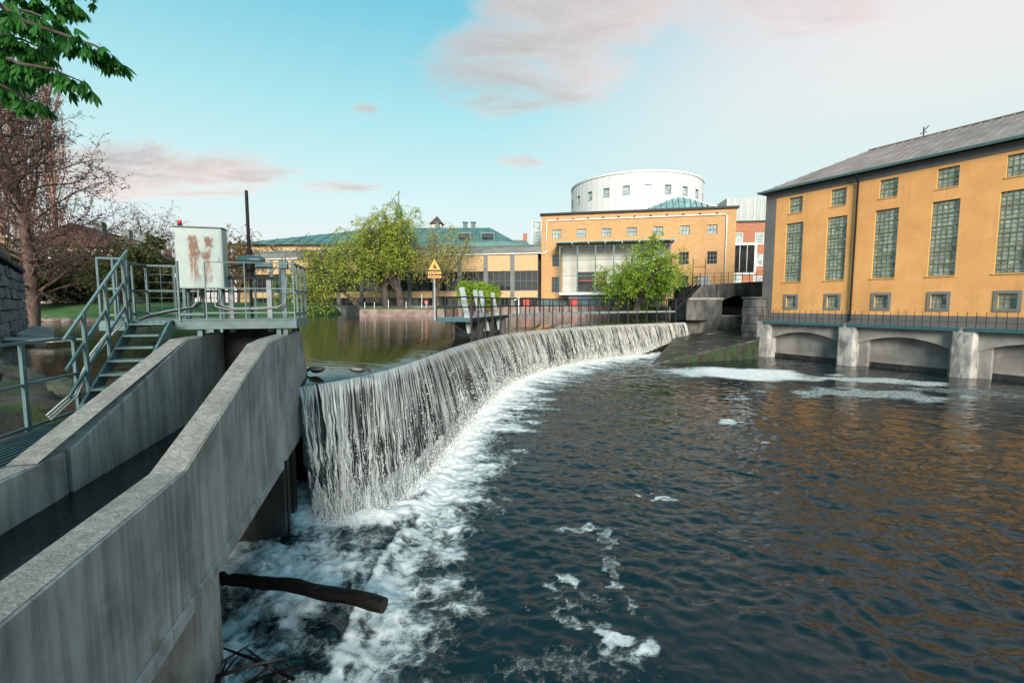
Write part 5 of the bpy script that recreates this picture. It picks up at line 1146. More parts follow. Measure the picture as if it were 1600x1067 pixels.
def build_atrium():
    root = thing('glass_atrium_roof', 'sweeping glass atrium roof between the brick hall and the white drum', 'roof', HB((16, -12, 17)))
    n = 24; pr = []
    for i in range(n+1):
        s = 5.2+(26-5.2)*i/n; t = i/n; z = 17.9+.9*math.exp(-((t-.05)/.08)**2)+3.2*math.exp(-(abs(t-.72)/.30)**1.5); pr.append((s, z))
    V = []
    for s, z in pr: V += [(s, -7.5, 17.35), (s, -11, z-.1)]
    m = MB(HB); m.add(V, [(2*i, 2*i+2, 2*i+3, 2*i+1) for i in range(n)]); g = m.build('glazing', 'glass_roof', root)
    for s, z in pr: m = MB(HB); m.bar((s, -7.45, 17.42), (s, -10.95, z), .09, .12); m.build('rib', 'teal_paint_pale', root)
    for (a, b) in zip(pr[:-1], pr[1:]):
        m = MB(HB); m.bar((a[0], -11, a[1]+.02), (b[0], -11, b[1]+.02), .16, .18); m.build('ridge', 'white_trim', root)
    m = MB(HB); m.box(15, 26, -7.4, -7.0, 17.2, 18.1); m.build('glass_parapet', 'glass_light', root)
    m = MB(HB); m.box(4.8, 26.2, -14, -11.2, 14, 17.9); m.build('back_wall', 'white_panel', root)
    b = thing('glass_stair_tower', 'small square glass tower behind the left end of the brick hall', 'tower', HB((-1.2, -9, 12)))
    m = MB(HB); m.box(-2.6, .3, -11, -8, 12.7, 17.6); m.build('glass_body', 'glass_light', b)
    for s in (-2.6, -1.15, .3): m = MB(HB); m.box(s-.06, s+.06, -8.0, -7.9, 12.7, 17.65); m.build('mullion', 'white_trim', b)
    for z in (12.9, 14.4, 16, 17.6): m = MB(HB); m.box(-2.6, .3, -7.99, -7.88, z-.05, z+.05); m.build('transom', 'white_trim', b)
build_atrium()
def build_red_block():
    root = thing('red_brick_block', 'red brick factory block with a ribbed metal top storey beyond the bridge', 'building', (44, 82, 4))
    fr = Frame((36.5, 80, 0), (1, -.12, 0), (-.119, -.993, 0)); holes = []
    for r_ in range(3):
        for k in range(5): holes.append((1.9+k*3.4, 3.4+k*3.4, 7.2+r_*3.7, 9.3+r_*3.7))
    m = MB(fr); facade_cells(m, 0, 20, 3.9, 18.3, 0, holes); m.build('facade', 'brick_red', root)
    m = MB(fr); m.box(0, .3, -14, -.002, 3.9, 18.3); m.build('side_wall', 'brick_red', root)
    m = MB(fr); m.box(.4, 20, -14, -.9, 3.9, 18); m.build('interior', 'interior_dark', root)
    for h in holes: hall_window(fr, root, *h, 0, 1, 2, 'white_trim', 'glass_light', .12)
    m = MB(fr); m.box(-.1, 20, -14, .12, 18.3, 18.6); m.build('cornice', 'black_steel', root)
    m = MB(fr); m.box(0.6, 20, -13, -.6, 18.6, 22.6); t = m.build('top_storey', 'grey_panel', root)
    for k in range(16): m = MB(fr); m.box(.7+k*1.1, .8+k*1.1, -.598, -.5, 18.65, 22.5); m.build('rib', 'white_panel', t)
build_red_block()
def build_theatre():
    root = thing('copper_roofed_hall', 'large hall with a turquoise hipped copper roof behind the low wing', 'building', (-22, 92, 4))
    y0, y1, x0, x1 = 84, 112, -52, 1.5; ze, zr = 15.2, 20.4
    m = MB(); m.box(x0+1, x1-1, y0+1, y1-1, 4, ze); m.build('wall', 'brick_pale', root)
    r0, r1, ym = -27, -4.6, 98
    m = MB(); m.add([(x0, y0, ze), (x1, y0, ze), (x1, y1, ze), (x0, y1, ze), (r0, ym, zr), (r1, ym, zr)], [(0, 1, 5, 4), (1, 2, 5), (2, 3, 4, 5), (3, 0, 4), (3, 2, 1, 0)]); roof = m.build('roof', 'copper_roof', root)
    for k in range(24):
        x = x0+3+k*2.2; f = min(1, max(.05, (x-x0)/(r0-x0) if x < r0 else (x1-x)/(x1-r1) if x > r1 else 1)); f = min(1, f); m = MB(); m.bar((x, y0, ze+.06), (x, y0+(ym-y0)*f, ze+.06+(zr-ze)*f), .07, .10); m.build('seam', 'copper_roof', roof)
    for x in (-15.8, -9.9, -8.2): m = MB(); m.box(x-.4, x+.4, ym-.5, ym+.5, zr-.3, zr+1.0); m.box(x-.55, x+.55, ym-.65, ym+.65, zr+1.0, zr+1.2); m.build('chimney', 'copper_dark', roof)
    for x in (-9, -4.6):
        m = MB(); m.box(x-1.3, x+1.3, y0+3.5, y0+8, ze+1.3, ze+2.7); d = m.build('dormer', 'copper_roof', roof); m = MB(); m.box(x-1.1, x+1.1, y0+2.91, y0+3.49, ze+1.55, ze+2.4); m.build('dormer_window', 'glass_hall', d)
    t = thing('church_lantern', 'green domed church lantern with a spire rising behind the willows', 'tower', (-38, 150, 15))
    c = Vector((-37, 152, 0)); zb = 24.5
    def lathe(name, prof, mat, par):
        m = MB(); m.tube([(c.x, c.y, z) for r, z in prof], [r for r, z in prof], 16); m.build(name, mat, par, smooth=False)
    lathe('drum', [(5, 10), (5, zb)], 'brick_ochre', t)
    lathe('dome', [(5.3, zb), (5.0, zb+2), (4.0, zb+4.4), (2.4, zb+6.2), (1.3, zb+7)], 'copper_roof', t)
    lathe('lantern', [(1.2, zb+7.05), (1.2, zb+9), (1.5, zb+9.2), (.9, zb+10.5), (.3, zb+12)], 'copper_dark', t); lathe('spire', [(.2, zb+12.05), (.08, zb+16)], 'copper_dark', t)
    g = thing('ridge_cupola', 'small peaked roof cupola on the copper ridge beside the bare tree', 'cupola', (-16.8, ym+3, zr))
    m = MB(); m.box(-17.4, -15.2, ym+2, ym+4, zr-.4, zr+1.2); m.build('wall', 'cream_render', g)
    m = MB(); m.add([(-17.8, ym+1.6, zr+1.2), (-14.8, ym+1.6, zr+1.2), (-14.8, ym+4.4, zr+1.2), (-17.8, ym+4.4, zr+1.2), (-16.3, ym+3, zr+3)], [(0, 1, 4), (1, 2, 4), (2, 3, 4), (3, 0, 4), (3, 2, 1, 0)]); m.build('roof', 'red_tile', g)
    b = thing('far_dark_roof', 'small dark roof with a brick chimney left of the glass tower', 'building', (2, 110, 4))
    m = MB(); m.box(-1.5, 4, 106, 116, 4, 17.4); m.build('wall', 'brick_red', b); m = MB(); m.extr([(-2, 17.4), (4.4, 17.4), (3.2, 18.9), (-.9, 18.9)], 1, 105.6, 116); m.build('roof', 'copper_dark', b); m = MB(); m.box(2.6, 3.5, 107, 108, 18.2, 20.6); m.build('chimney', 'brick_red', b)
build_theatre()
def build_town_house():
    fr = Frame((-49.0, 57.5, 0), (-6.9, 22, 0), (.954, .299, 0))
    root = thing('cream_town_house', 'cream rendered town house with red tiled roof and white dormers in the park', 'building', fr((10, -5, 4)))
    holes = []
    for r_ in range(2):
        for k in range(8): holes.append((1.5+k*2.9, 2.6+k*2.9, 5.4+r_*3.2, 7.2+r_*3.2))
    m = MB(fr); facade_cells(m, 0, 25, 3.8, 11.4, 0, holes); m.build('facade', 'cream_render', root)
    for h in holes: hall_window(fr, root, *h, 0, 2, 3, 'white_trim', 'glass_hall', .1)
    m = MB(fr); m.box(0.2, 24.8, -9, -.6, 3.8, 11.35); m.build('body', 'cream_render', root)
    m = MB(fr); m.add([(a, d_, z_) for a in (-.5, 25.5) for d_, z_ in ((.4, 11.4), (-4.4, 14.2), (-9.5, 11.4))], [(0, 1, 2), (3, 5, 4), (0, 3, 4, 1), (1, 4, 5, 2), (2, 5, 3, 0)]); roof = m.build('roof', 'red_tile', root)
    for k in range(6):
        s = 3+k*3.9; m = MB(fr); m.box(s-.6, s+.6, -2.6, -.65, 11.8, 13.0); d = m.build('dormer', 'red_tile', roof); m = MB(fr); m.box(s-.5, s+.5, -.648, -.58, 11.95, 12.9); w = m.build('dormer_front', 'white_trim', d)
    for s in (6, 13.2, 18.5): m = MB(fr); m.box(s-.6, s+.6, -5, -4, 13.6, 15.3); m.build('chimney', 'fascia_concrete', roof)
    m = MB(fr); m.box(-.3, 25.3, .42, .55, 11.25, 11.39); m.build('gutter', 'white_trim', roof)
build_town_house()

# ------------------------------------------------------------------ left: stone wall, ledge, rocks
def build_stone_wall():
    fr = Frame((-30.2, 28.2, 0), (8.4, -8.7, 0), (.72, .69, 0)); L = 17.
    root = thing('granite_retaining_wall', 'rough blue grey granite retaining wall at the left edge', 'wall', fr((8, 0, 2.5)))
    m = MB(fr); m.box(0.1, L, -.9, -.12, 1.0, 6.35); m.build('core', 'dark_stone', root)
    rs = random.Random(9); z = 2.2; meshes = {}
    protos = []
    for k in range(10):                         # ten dressed block shapes, shared by all stones
        w = rs.uniform(.5, 1.0); h = .46; V = []
        for a in (0, 1):
            for bq in (0, 1):
                for c in (0, 1): V.append((a*w+rs.uniform(-.03, .03), bq*.3+(rs.uniform(.0, .10) if bq else 0), c*h+rs.uniform(-.03, .03)))
        f0 = Frame((0, 0, 0), fr.ex, fr.ey); mb = MB(f0); mb.add(V, [(0, 1, 3, 2), (4, 6, 7, 5), (0, 4, 5, 1), (2, 3, 7, 6), (0, 2, 6, 4), (1, 5, 7, 3)])
        protos.append((w, mb))
    made = {}
    while z < 6.1:
        s = rs.uniform(-.3, .1)
        while s < 15:
            k = rs.randrange(10); w = protos[k][0]
            if k not in made:
                mb = MB(); mb.v = [p+fr((s, -.2, z)) for p in protos[k][1].v]; mb.f = protos[k][1].f; made[k] = (mb.build('stone', 'granite', root, bevel=.035, org=fr((s, -.2, z))))
            else: link('stone', made[k].data, None, root, fr((s, -.2+rs.uniform(-.04, .04), z)))
            s += w+.035
        z += .50
    for k in range(9):
        m = MB(fr); m.box(-.2+k*1.75, 1.5+k*1.75, -.9, .22, 6.37, 6.62); m.build('coping_stone', 'dark_stone', root, bevel=.04)
    r = thing('wall_top_railing', 'thin black railing on top of the granite retaining wall', 'railing', fr((6, -.4, 7.1)))
    for k in range(14): m = MB(fr); m.box(.2+k*1.1, .24+k*1.1, -.4, -.36, 6.625, 7.7); m.build('post', 'black_steel', r)
    for z in (7.7, 7.2): m = MB(fr); m.bar((.1, -.38, z), (15, -.38, z), .04, .04); m.build('rail', 'black_steel', r)
    l = thing('stone_ledge', 'pale sloping stone ledge at the foot of the granite wall', 'ledge', fr((4, .7, 2.7)))
    m = MB(fr); m.add([(-1.5, .3, 3.1), (12, .3, 3.2), (12, 2.0, 2.7), (-2.2, 1.6, 2.75), (-1.5, .3, 1.5), (12, .3, 1.5), (12, 2.2, 1.5), (-2.2, 1.8, 1.5)], [(0, 1, 2, 3), (4, 7, 6, 5), (0, 3, 7, 4), (3, 2, 6, 7), (2, 1, 5, 6), (1, 0, 4, 5)]); m.build('slab', 'arch_concrete', l, bevel=.05)
    d = thing('plank_jetty', 'weathered pale plank jetty reaching over the pond below the granite wall', 'jetty', (-21.5, 18.5, 2.9))
    for k in range(3):
        m = MB(); m.bar((-24.5, 18.4+k*.42, 3.06+.01*k), (-17.6, 17.6+k*.42, 3.04), .38, .07); m.build('plank', 'planks', d)
    m = MB(); m.bar((-20, 17.5, 2.9), (-19.9, 19.3, 2.9), .15, .2); m.build('bearer', 'planks', d)
build_stone_wall()
def rock_mesh(seed, mat='rock'):
    bm = bmesh.new(); bmesh.ops.create_icosphere(bm, subdivisions=3, radius=1); r = np.random.RandomState(seed); sc = r.uniform(.7, 1.2, 3); sc[2] *= .65
    pl = r.normal(0, 1, (9, 3)); pl /= np.linalg.norm(pl, axis=1)[:, None]; off = r.uniform(.55, .9, 9)
    for v in bm.verts:
        p = np.array(v.co)
        for n_, o in zip(pl, off):
            t = p@n_
            if t > o: p = p-n_*(t-o)*.9
        p = p*sc*(1+.05*float(perlin(np.array(p[0]*4+seed), np.array(p[1]*4+p[2]*3), 3))); v.co = p
    me = bpy.data.meshes.new('rock'); bm.to_mesh(me); bm.free(); me.materials.append(M[mat]); return me
RM = [rock_mesh(k) for k in range(6)]
def bank_rocks():
    r = np.random.RandomState(2); k = 0
    for (x, y, z, s) in [(-8.3, 8.3, 2.75, .55), (-9.1, 8.7, 2.8, .7), (-8.0, 7.3, 2.55, .5), (-9.6, 7.6, 3.0, .75), (-10.4, 9.3, 2.8, .6), (-8.8, 6.5, 2.9, .6), (-11.3, 8.8, 3.1, .8), (-10.2, 6.6, 3.2, .6), (-7.5, 6.4, 2.45, .45), (-11.9, 10.2, 2.8, .65), (-12.9, 9.6, 3.1, .7), (-7.6, 8.3, 2.45, .4), (-13.6, 11, 2.8, .6), (-9.3, 5.5, 2.9, .5), (-7.4, 5.3, 2.4, .5)]:
        o = bpy.data.objects.new('bank_rock', RM[k % 6]); COL.objects.link(o); o.location = (x, y, z); o.scale = (s,)*3; o.rotation_euler = (r.uniform(-.3, .3), r.uniform(-.3, .3), r.uniform(0, 6.3)); k += 1
        tag(o, 'mossy dark rock on the bank beyond the walkway railing', 'rock', 'mossy rocks on the left bank')
    rr = np.random.RandomState(6)
    for k in range(26):
        x = -60+k*1.25+rr.uniform(-.4, .4); y = float(np.interp(x, [-60, -50, -40, -36, -30, -24], [43.5, 43.2, 41.4, 40.5, 51, 76]))-.4; s = rr.uniform(.35, .65)
        if x > -33: continue
        o = bpy.data.objects.new('shore_stone', RM6[k % 3]); COL.objects.link(o); o.location = (x, y, 2.9); o.scale = (s*1.4, s, s*.8); o.rotation_euler.z = rr.uniform(0, 6)
        tag(o, 'reddish stone edging the pond below the park lawn', 'stone', 'reddish stones along the park shore')
RM6 = [rock_mesh(20+k, 'granite_red') for k in range(3)]
bank_rocks()

# ------------------------------------------------------------------ trees
def unit(v): return v/(np.linalg.norm(v)+1e-9)
def grow_tree(seed, base, lean, levels):
    """levels: dicts n, len, rad, ang, spread(start,end), trop, wig, seg ; returns segment arrays and twig points"""
    r = np.random.RandomState(seed); P0 = []; P1 = []; R0 = []; R1 = []; TW = []
    def branch(p, d, L, rad, lv, phase):
        q = levels[lv]; n = q['seg']; last = lv == len(levels)-1; pts = [p]; dirs = [d]
        for i in range(n):
            d = unit(d+np.array([0, 0, q['trop']/n])*(1+i*.5*(q['trop'] < 0))+r.normal(0, q['wig'], 3)/math.sqrt(n)); p = p+d*L/n; pts.append(p); dirs.append(d)
        tip = q.get('tip', .35)
        for i in range(n):
            a, b = rad*(1-(1-tip)*i/n), rad*(1-(1-tip)*(i+1)/n); P0.append(pts[i]); P1.append(pts[i+1]); R0.append(a); R1.append(b)
        if last or q.get('leaf'): TW.extend([(pts[i], pts[i+1]) for i in range(n)])
        if last: return
        c = levels[lv+1]; nc = c['n'] if isinstance(c['n'], int) else r.randint(c['n'][0], c['n'][1]+1); s0, s1 = c['span']
        for k in range(nc):
            t = s0+(s1-s0)*(k+r.uniform(.1, .9))/nc; i = min(n-1, int(t*n)); f = t*n-i; pp = pts[i]*(1-f)+pts[i+1]*f; dd = dirs[i+1]
            ph = phase+k*2.399+r.uniform(-.4, .4); a = c['ang']*r.uniform(.75, 1.25)
            u = unit(np.cross(dd, [0, 0, 1.]) if abs(dd[2]) < .95 else np.cross(dd, [1., 0, 0])); v = np.cross(dd, u)
            nd = unit(dd*math.cos(a)+(u*math.cos(ph)+v*math.sin(ph))*math.sin(a))
            shape = c.get('shape'); Lk = c['len']*r.uniform(.7, 1.2)*(shape(t) if shape else 1)
            branch(pp, nd, Lk, min(rad*.75, c['rad']*r.uniform(.8, 1.2)), lv+1, r.uniform(0, 6))
    branch(np.array(base, float), unit(np.array(lean, float)), levels[0]['len'], levels[0]['rad'], 0, r.uniform(0, 6))
    return np.array(P0), np.array(P1), np.array(R0), np.array(R1), np.array(TW), r
def seg_mesh(P0, P1, R0, R1, n):
    d = P1-P0; d /= np.linalg.norm(d, axis=1)[:, None]+1e-9; ref = np.where(np.abs(d[:, 2:3]) < .9, [[0, 0, 1.]], [[1., 0, 0]]); u = np.cross(d, ref); u /= np.linalg.norm(u, axis=1)[:, None]; v = np.cross(d, u)
    k = np.arange(n)*2*np.pi/n; c, s = np.cos(k), np.sin(k); ring = u[:, None]*c[None, :, None]+v[:, None]*s[None, :, None]
    V = np.concatenate([P0[:, None]+ring*R0[:, None, None], P1[:, None]+ring*R1[:, None, None]], 1).reshape(-1, 3)
    f = np.array([(i, (i+1) % n, n+(i+1) % n, n+i) for i in range(n)]); F = (np.arange(len(P0))[:, None, None]*2*n+f[None]).reshape(-1, 4); return V, F
def leaf_quads(TW, r, per, size, droop=.3, jit=.1, asp=.38):
    m = len(TW)*per; i = np.repeat(np.arange(len(TW)), per); t = r.uniform(0, 1, (m, 1)); c = TW[i, 0]*(1-t)+TW[i, 1]*t+r.normal(0, jit, (m, 3))
    d = r.normal(0, 1, (m, 3)); d[:, 2] = d[:, 2]*.6-droop*2; d /= np.linalg.norm(d, axis=1)[:, None]; w = np.cross(d, r.normal(0, 1, (m, 3))); w /= np.linalg.norm(w, axis=1)[:, None]
    L = size*r.uniform(.4, 1.6, (m, 1)); V = np.stack([c, c+d*L*.45+w*L*asp, c+d*L, c+d*L*.45-w*L*asp], 1).reshape(-1, 3); return V, np.arange(m*4).reshape(-1, 4)
def tree(name, label, cat, seed, base, lean, levels, bark, leaf, per, size, droop=.3, jit=.1, group=None, asp=.38, minr=0., crown_twigs=True):
    root = thing(name, label, cat, base, group)
    P0, P1, R0, R1, TW, r = grow_tree(seed, base, lean, levels); R0 = np.maximum(R0, minr); R1 = np.maximum(R1, minr)
    big = R0 > levels[0]['rad']*.16
    np_mesh('trunk', *seg_mesh(P0[big], P1[big], R0[big], R1[big], 8), bark, root, org=base, smooth=True)
    if (~big).any(): np_mesh('branches', *seg_mesh(P0[~big], P1[~big], R0[~big], R1[~big], 3), bark, root, org=base)
    if per: np_mesh('crown', *leaf_quads(TW, r, per, size, droop, jit, asp), leaf, root, org=base)
    return root
def willow(h, w, n1=7, n2=9, n3=9, trunk=.35, tl=.22):
    return [dict(len=h*tl, rad=trunk, trop=.0, wig=.12, seg=4, tip=.8), dict(n=n1, span=(.75, 1.), len=h*.62, rad=trunk*.45, ang=.55*w, trop=.55, wig=.35, seg=7),
            dict(n=n2, span=(.25, 1.), len=h*.26, rad=trunk*.14, ang=.85, trop=.15, wig=.45, seg=5), dict(n=n3, span=(.15, 1.), len=h*.15, rad=.014, ang=.9, trop=-1.1, wig=.4, seg=4)]
GW = 'willows on the grassy spit'
def pz(px, Y, z): p = at(px, 470, Y); return (p.x, Y, z)
tree('willow_tree', 'tall yellow green willow with a dark trunk, the left one of the central pair', 'tree', 21, pz(603, 62.5, 3.8), (-.02, 0, 1), willow(14.2, .72, 8, 10, 9, .5), 'bark', 'willow_leaf', 7, .19, .5, .12, GW, .3)
tree('willow_tree', 'yellow green willow with a broad trunk, the right one of the central pair', 'tree', 22, pz(627, 61.5, 3.8), (.05, 0, 1), willow(13.0, .70, 8, 10, 9, .6), 'bark', 'willow_leaf', 7, .19, .5, .12, GW, .3)
tree('willow_tree', 'leaning willow spreading low over the pond at the tip of the spit', 'tree', 23, pz(567, 59.8, 3.6), (-.75, 0, .8), [dict(len=6.0, rad=.28, trop=.35, wig=.2, seg=6, tip=.6, leaf=False), dict(n=11, span=(.45, 1.), len=5.4, rad=.13, ang=.9, trop=.25, wig=.45, seg=7), dict(n=10, span=(.15, 1.), len=2.6, rad=.045, ang=.9, trop=-.2, wig=.45, seg=5), dict(n=8, span=(.1, 1.), len=1.8, rad=.013, ang=.8, trop=-1.4, wig=.35, seg=4)], 'bark', 'willow_leaf', 3, .2, .6, .12, GW, .3)
tree('willow_tree', 'thin sparse willow with pale bare limbs right of the central pair', 'tree', 24, pz(684, 63.5, 3.9), (.0, 0, 1), willow(12.0, .9, 7, 9, 9, .3), 'bark_grey', 'willow_leaf_pale', 4, .17, .3, .12, GW, .3)
tree('willow_tree', 'low green willow dipping into the pond beside the flume end', 'tree', 25, pz(478, 70, 3.6), (-.1, 0, 1), willow(7.0, 1.4, 6, 8, 8, .3), 'bark', 'green_leaf', 3, .2, .6, .15, GW, .3)
tree('round_bush', 'round bright green bush behind the sluice boards', 'bush', 26, pz(741, 60.5, 3.9), (.0, 0, 1), [dict(len=1.0, rad=.14, trop=0, wig=.1, seg=2, tip=.9), dict(n=16, span=(.3, 1.), len=2.9, rad=.06, ang=.8, trop=.2, wig=.3, seg=5), dict(n=9, span=(.2, 1.), len=1.3, rad=.02, ang=.8, trop=-.3, wig=.4, seg=4), dict(n=5, span=(.2, 1.), len=.7, rad=.01, ang=.8, trop=-1.2, wig=.3, seg=3)], 'bark', 'bush_leaf', 9, .20, .5, .12, asp=.32)
tree('willow_tree', 'broad bright green willow with a forked trunk before the glass bay', 'tree', 27, pz(994, 52.5, 3.3), (.05, 0, 1), [dict(len=1.8, rad=.42, trop=0, wig=.2, seg=4, tip=.8), dict(n=10, span=(.5, 1.), len=5.1, rad=.2, ang=1.1, trop=.4, wig=.4, seg=8), dict(n=11, span=(.25, 1.), len=2.9, rad=.06, ang=.8, trop=.2, wig=.45, seg=5), dict(n=9, span=(.15, 1.), len=1.7, rad=.013, ang=.9, trop=-1.0, wig=.35, seg=4)], 'bark', 'bush_leaf', 9, .17, .5, .12, None, .3)
# left park
AL = [dict(len=16.6, rad=.48, trop=.25, wig=.12, seg=14, tip=.12), dict(n=62, span=(.08, .99), len=6.6, rad=.09, ang=1.0, trop=.12, wig=.32, seg=8, shape=lambda t: 1.12-.85*max(0, t-.15)), dict(n=11, span=(.15, 1.), len=2.0, rad=.024, ang=.75, trop=.12, wig=.4, seg=4), dict(n=8, span=(.15, 1.), len=.75, rad=.010, ang=.8, trop=.05, wig=.35, seg=3)]
tree('alder_tree', 'large leaning bare alder with a dark trunk at the pond edge', 'tree', 31, pz(46, 34, 2.7), (.16, 0, 1), AL, 'bark_grey', 'brown_bud', 2, .11, .2, .06, None, .35, .011)
def poplar(h): return [dict(len=h, rad=.38, trop=.1, wig=.04, seg=12, tip=.1), dict(n=40, span=(.08, .97), len=h*.30, rad=.10, ang=.27, trop=.75, wig=.12, seg=7, shape=lambda t: 1.15-.6*t), dict(n=6, span=(.1, 1.), len=2.2, rad=.024, ang=.3, trop=.6, wig=.12, seg=4), dict(n=3, span=(.2, 1.), len=.8, rad=.014, ang=.4, trop=.3, wig=.2, seg=3)]
for i, (px, Y, h, lab) in enumerate([(98, 63, 32, 'tall bare reddish poplar, the rightmost of the poplars'), (60, 66, 30, 'tall bare reddish poplar, second from the right among the poplars'), (14, 60, 31, 'tall golden lit poplar, second from the left among the poplars'), (-36, 62, 33, 'golden lit poplar cut by the left edge, leftmost of the poplars')]):
    tree('poplar_tree', lab, 'tree', 40+i, pz(px, Y, 4.2), (.0, 0, 1), poplar(h), 'bark_poplar', 'poplar_bud', 2 if i < 2 else 6, .15, .0, .10, 'poplars behind the alder', .4, .014)
def shrub(h, w): return [dict(len=h*.3, rad=.12, trop=0, wig=.1, seg=2, tip=.8), dict(n=12, span=(.2, 1.), len=h*.6*w, rad=.05, ang=.85, trop=.5, wig=.35, seg=5), dict(n=9, span=(.2, 1.), len=h*.28, rad=.02, ang=.8, trop=.2, wig=.4, seg=4), dict(n=6, span=(.2, 1.), len=h*.12, rad=.008, ang=.8, trop=-.2, wig=.4, seg=3)]
for i, (px, Y, h, lf, lab) in enumerate([(14, 48, 6.5, 'hedge_leaf', 'dark shrub behind the top of the granite wall'), (95, 55, 7, 'hedge_leaf', 'dark olive shrub behind the alder trunk'), (150, 58, 6.5, 'olive_bud', 'olive brown shrub left of the stair landing'), (206, 54, 8.5, 'hedge_leaf', 'dark shrub before the cream town house, beside the landing'), (243, 66, 5.5, 'willow_leaf', 'yellow green shrub between landing and cabinet'), (292, 66, 5.5, 'olive_bud', 'low shrub seen below the rusty cabinet')]):
    tree('park_shrub', lab, 'shrub', 60+i, pz(px, Y, 3.9), (.0, 0, 1), shrub(h, 1.1), 'bark', lf, 6, .30, .2, .15, 'shrubs in the park', .4)
tree('small_tree', 'small yellowish budding tree behind the gate hoist', 'tree', 71, pz(372, 78, 4.1), (.03, 0, 1), willow(13.5, 1.0, 8, 9, 8, .25), 'bark_warm', 'olive_bud', 3, .28, .2, .15, None, .35, .02)
tree('small_tree', 'thin bare tree rising behind the rusty cabinet', 'tree', 72, pz(283, 82, 4.1), (-.1, 0, 1), willow(15.5, 1.0, 7, 8, 7, .2), 'bark_grey', 'brown_bud', 1, .2, .1, .1, None, .35, .02)
tree('small_tree', 'pale bare tree behind the roof of the town house', 'tree', 73, pz(222, 95, 4.1), (.0, 0, 1), willow(22, .9, 8, 9, 8, .25), 'bark_grey', 'brown_bud', 1, .25, .1, .1, None, .35, .022)
tree('small_tree', 'thin budding tree low over the wing roof left of the willows', 'tree', 74, pz(505, 69, 3.9), (.0, 0, 1), willow(10.8, .9, 7, 8, 8, .2), 'bark_warm', 'olive_bud', 2, .2, .2, .1, None, .35, .016)

# overhanging horse chestnut, close to the camera
def build_chestnut():
    base = (-9.2, 2.4, 3.0); root = thing('chestnut_tree', 'horse chestnut branch with fresh green leaves hanging into the top left corner', 'tree', base)
    m = MB(); m.tube([base, (-9.1, 2.5, 5.0), (-8.9, 2.6, 7.5), (-8.8, 2.8, 10), (-8.6, 3, 13)], [.34, .28, .25, .2, .1], 12); m.build('trunk', 'bark', root, smooth=True)
    paths = [[(-90, -60), (-20, -5), (40, 35), (100, 55), (150, 72), (172, 88)], [(-80, 40), (-20, 78), (30, 100), (80, 108), (128, 128)], [(-90, 95), (-30, 118), (15, 140), (52, 160)], [(-40, -110), (20, -60), (70, -25), (105, -5), (118, 8)], [(-60, -20), (-10, 35), (25, 70), (60, 95)], [(-20, -120), (30, -60), (80, -45), (128, -22)], [(-100, -80), (-40, -20), (5, 10), (50, 20), (95, 38)], [(-90, 20), (-45, 50), (-5, 55), (35, 62), (70, 78)], [(-70, -120), (-20, -50), (25, -20), (60, 0)], [(-100, 70), (-50, 95), (-10, 112), (30, 125)]]
    starts = [(-8.9, 2.6, 8.3), (-8.9, 2.6, 7.6), (-8.95, 2.6, 7.0), (-8.85, 2.7, 9.0), (-8.9, 2.6, 8.0), (-8.8, 2.8, 9.6), (-8.85, 2.6, 8.6), (-8.9, 2.6, 7.9), (-8.8, 2.8, 9.4), (-8.95, 2.6, 7.2)]
    rc = random.Random(12); nodes = []
    for k, pth in enumerate(paths):
        Y = 4.0+.22*(k % 6)+.07*(k//6); pts = [Vector(starts[k])]+[at(px, py, Y+.05*i) for i, (px, py) in enumerate(pth)]
        m = MB(); n = len(pts); m.tube(pts, [.034*(1-.86*i/(n-1)) for i in range(n)], 7); m.build('branch', 'bark', root, smooth=True)
        for a, b in zip(pts[1:-1], pts[2:]):
            for t in (.02, .2, .38, .56, .74, .9): nodes.append(a.lerp(b, t))
        nodes += [pts[-1]]*3
    # leaf: long stalk and seven drooping leaflets
    def leaf_mesh(seed):
        r = random.Random(seed); V = []; F = []
        def quadstrip(o, d, up, L, w):
            s = d.cross(up).normalized(); k = len(V); st = [(0, .05), (.3, .55), (.62, 1.), (.85, .62), (1, .02)]
            for t, ww in st:
                c = o+d*L*t+Vector((0, 0, -1))*L*(.35*t*t); V.extend([c+s*w*ww+up*w*.25*ww, c, c-s*w*ww+up*w*.25*ww])
            for i in range(4):
                F.append((k+3*i, k+3*i+1, k+3*i+4, k+3*i+3)); F.append((k+3*i+1, k+3*i+2, k+3*i+5, k+3*i+4))
        hub = Vector((.05, 0, -.015))
        for j in range(7):
            a = (j-3)*.52; L = (.115, .10, .078, .05)[abs(j-3)]*r.uniform(.85, 1.15); d = Vector((math.cos(a), math.sin(a), -.75+r.uniform(-.25, .2))).normalized(); quadstrip(hub, d, Vector((0, 0, 1)), L, L*.17)
        k = len(V); V.extend([Vector((0, .002, 0)), Vector((0, -.002, 0)), hub+Vector((0, .002, 0)), hub+Vector((0, -.002, 0))]); F.append((k, k+1, k+3, k+2))
        me = bpy.data.meshes.new('leaf'); me.from_pydata(V, [], F); me.materials.append(M['chestnut_leaf']); return me
    LM = [leaf_mesh(k) for k in range(6)]; R0 = worigin(root)
    for p in nodes:
        for j in range(rc.choice((2, 3, 4))):
            o = bpy.data.objects.new('leaf', rc.choice(LM)); COL.objects.link(o); o.parent = root
            o.location = p+Vector((rc.gauss(0, .03), rc.gauss(0, .06), rc.gauss(-.01, .03)))-R0; s = rc.uniform(.6, 1.05); o.scale = (s, s, s); o.rotation_euler = (rc.uniform(-.5, .5), rc.uniform(.0, .8), rc.uniform(0, 6.28))
build_chestnut()

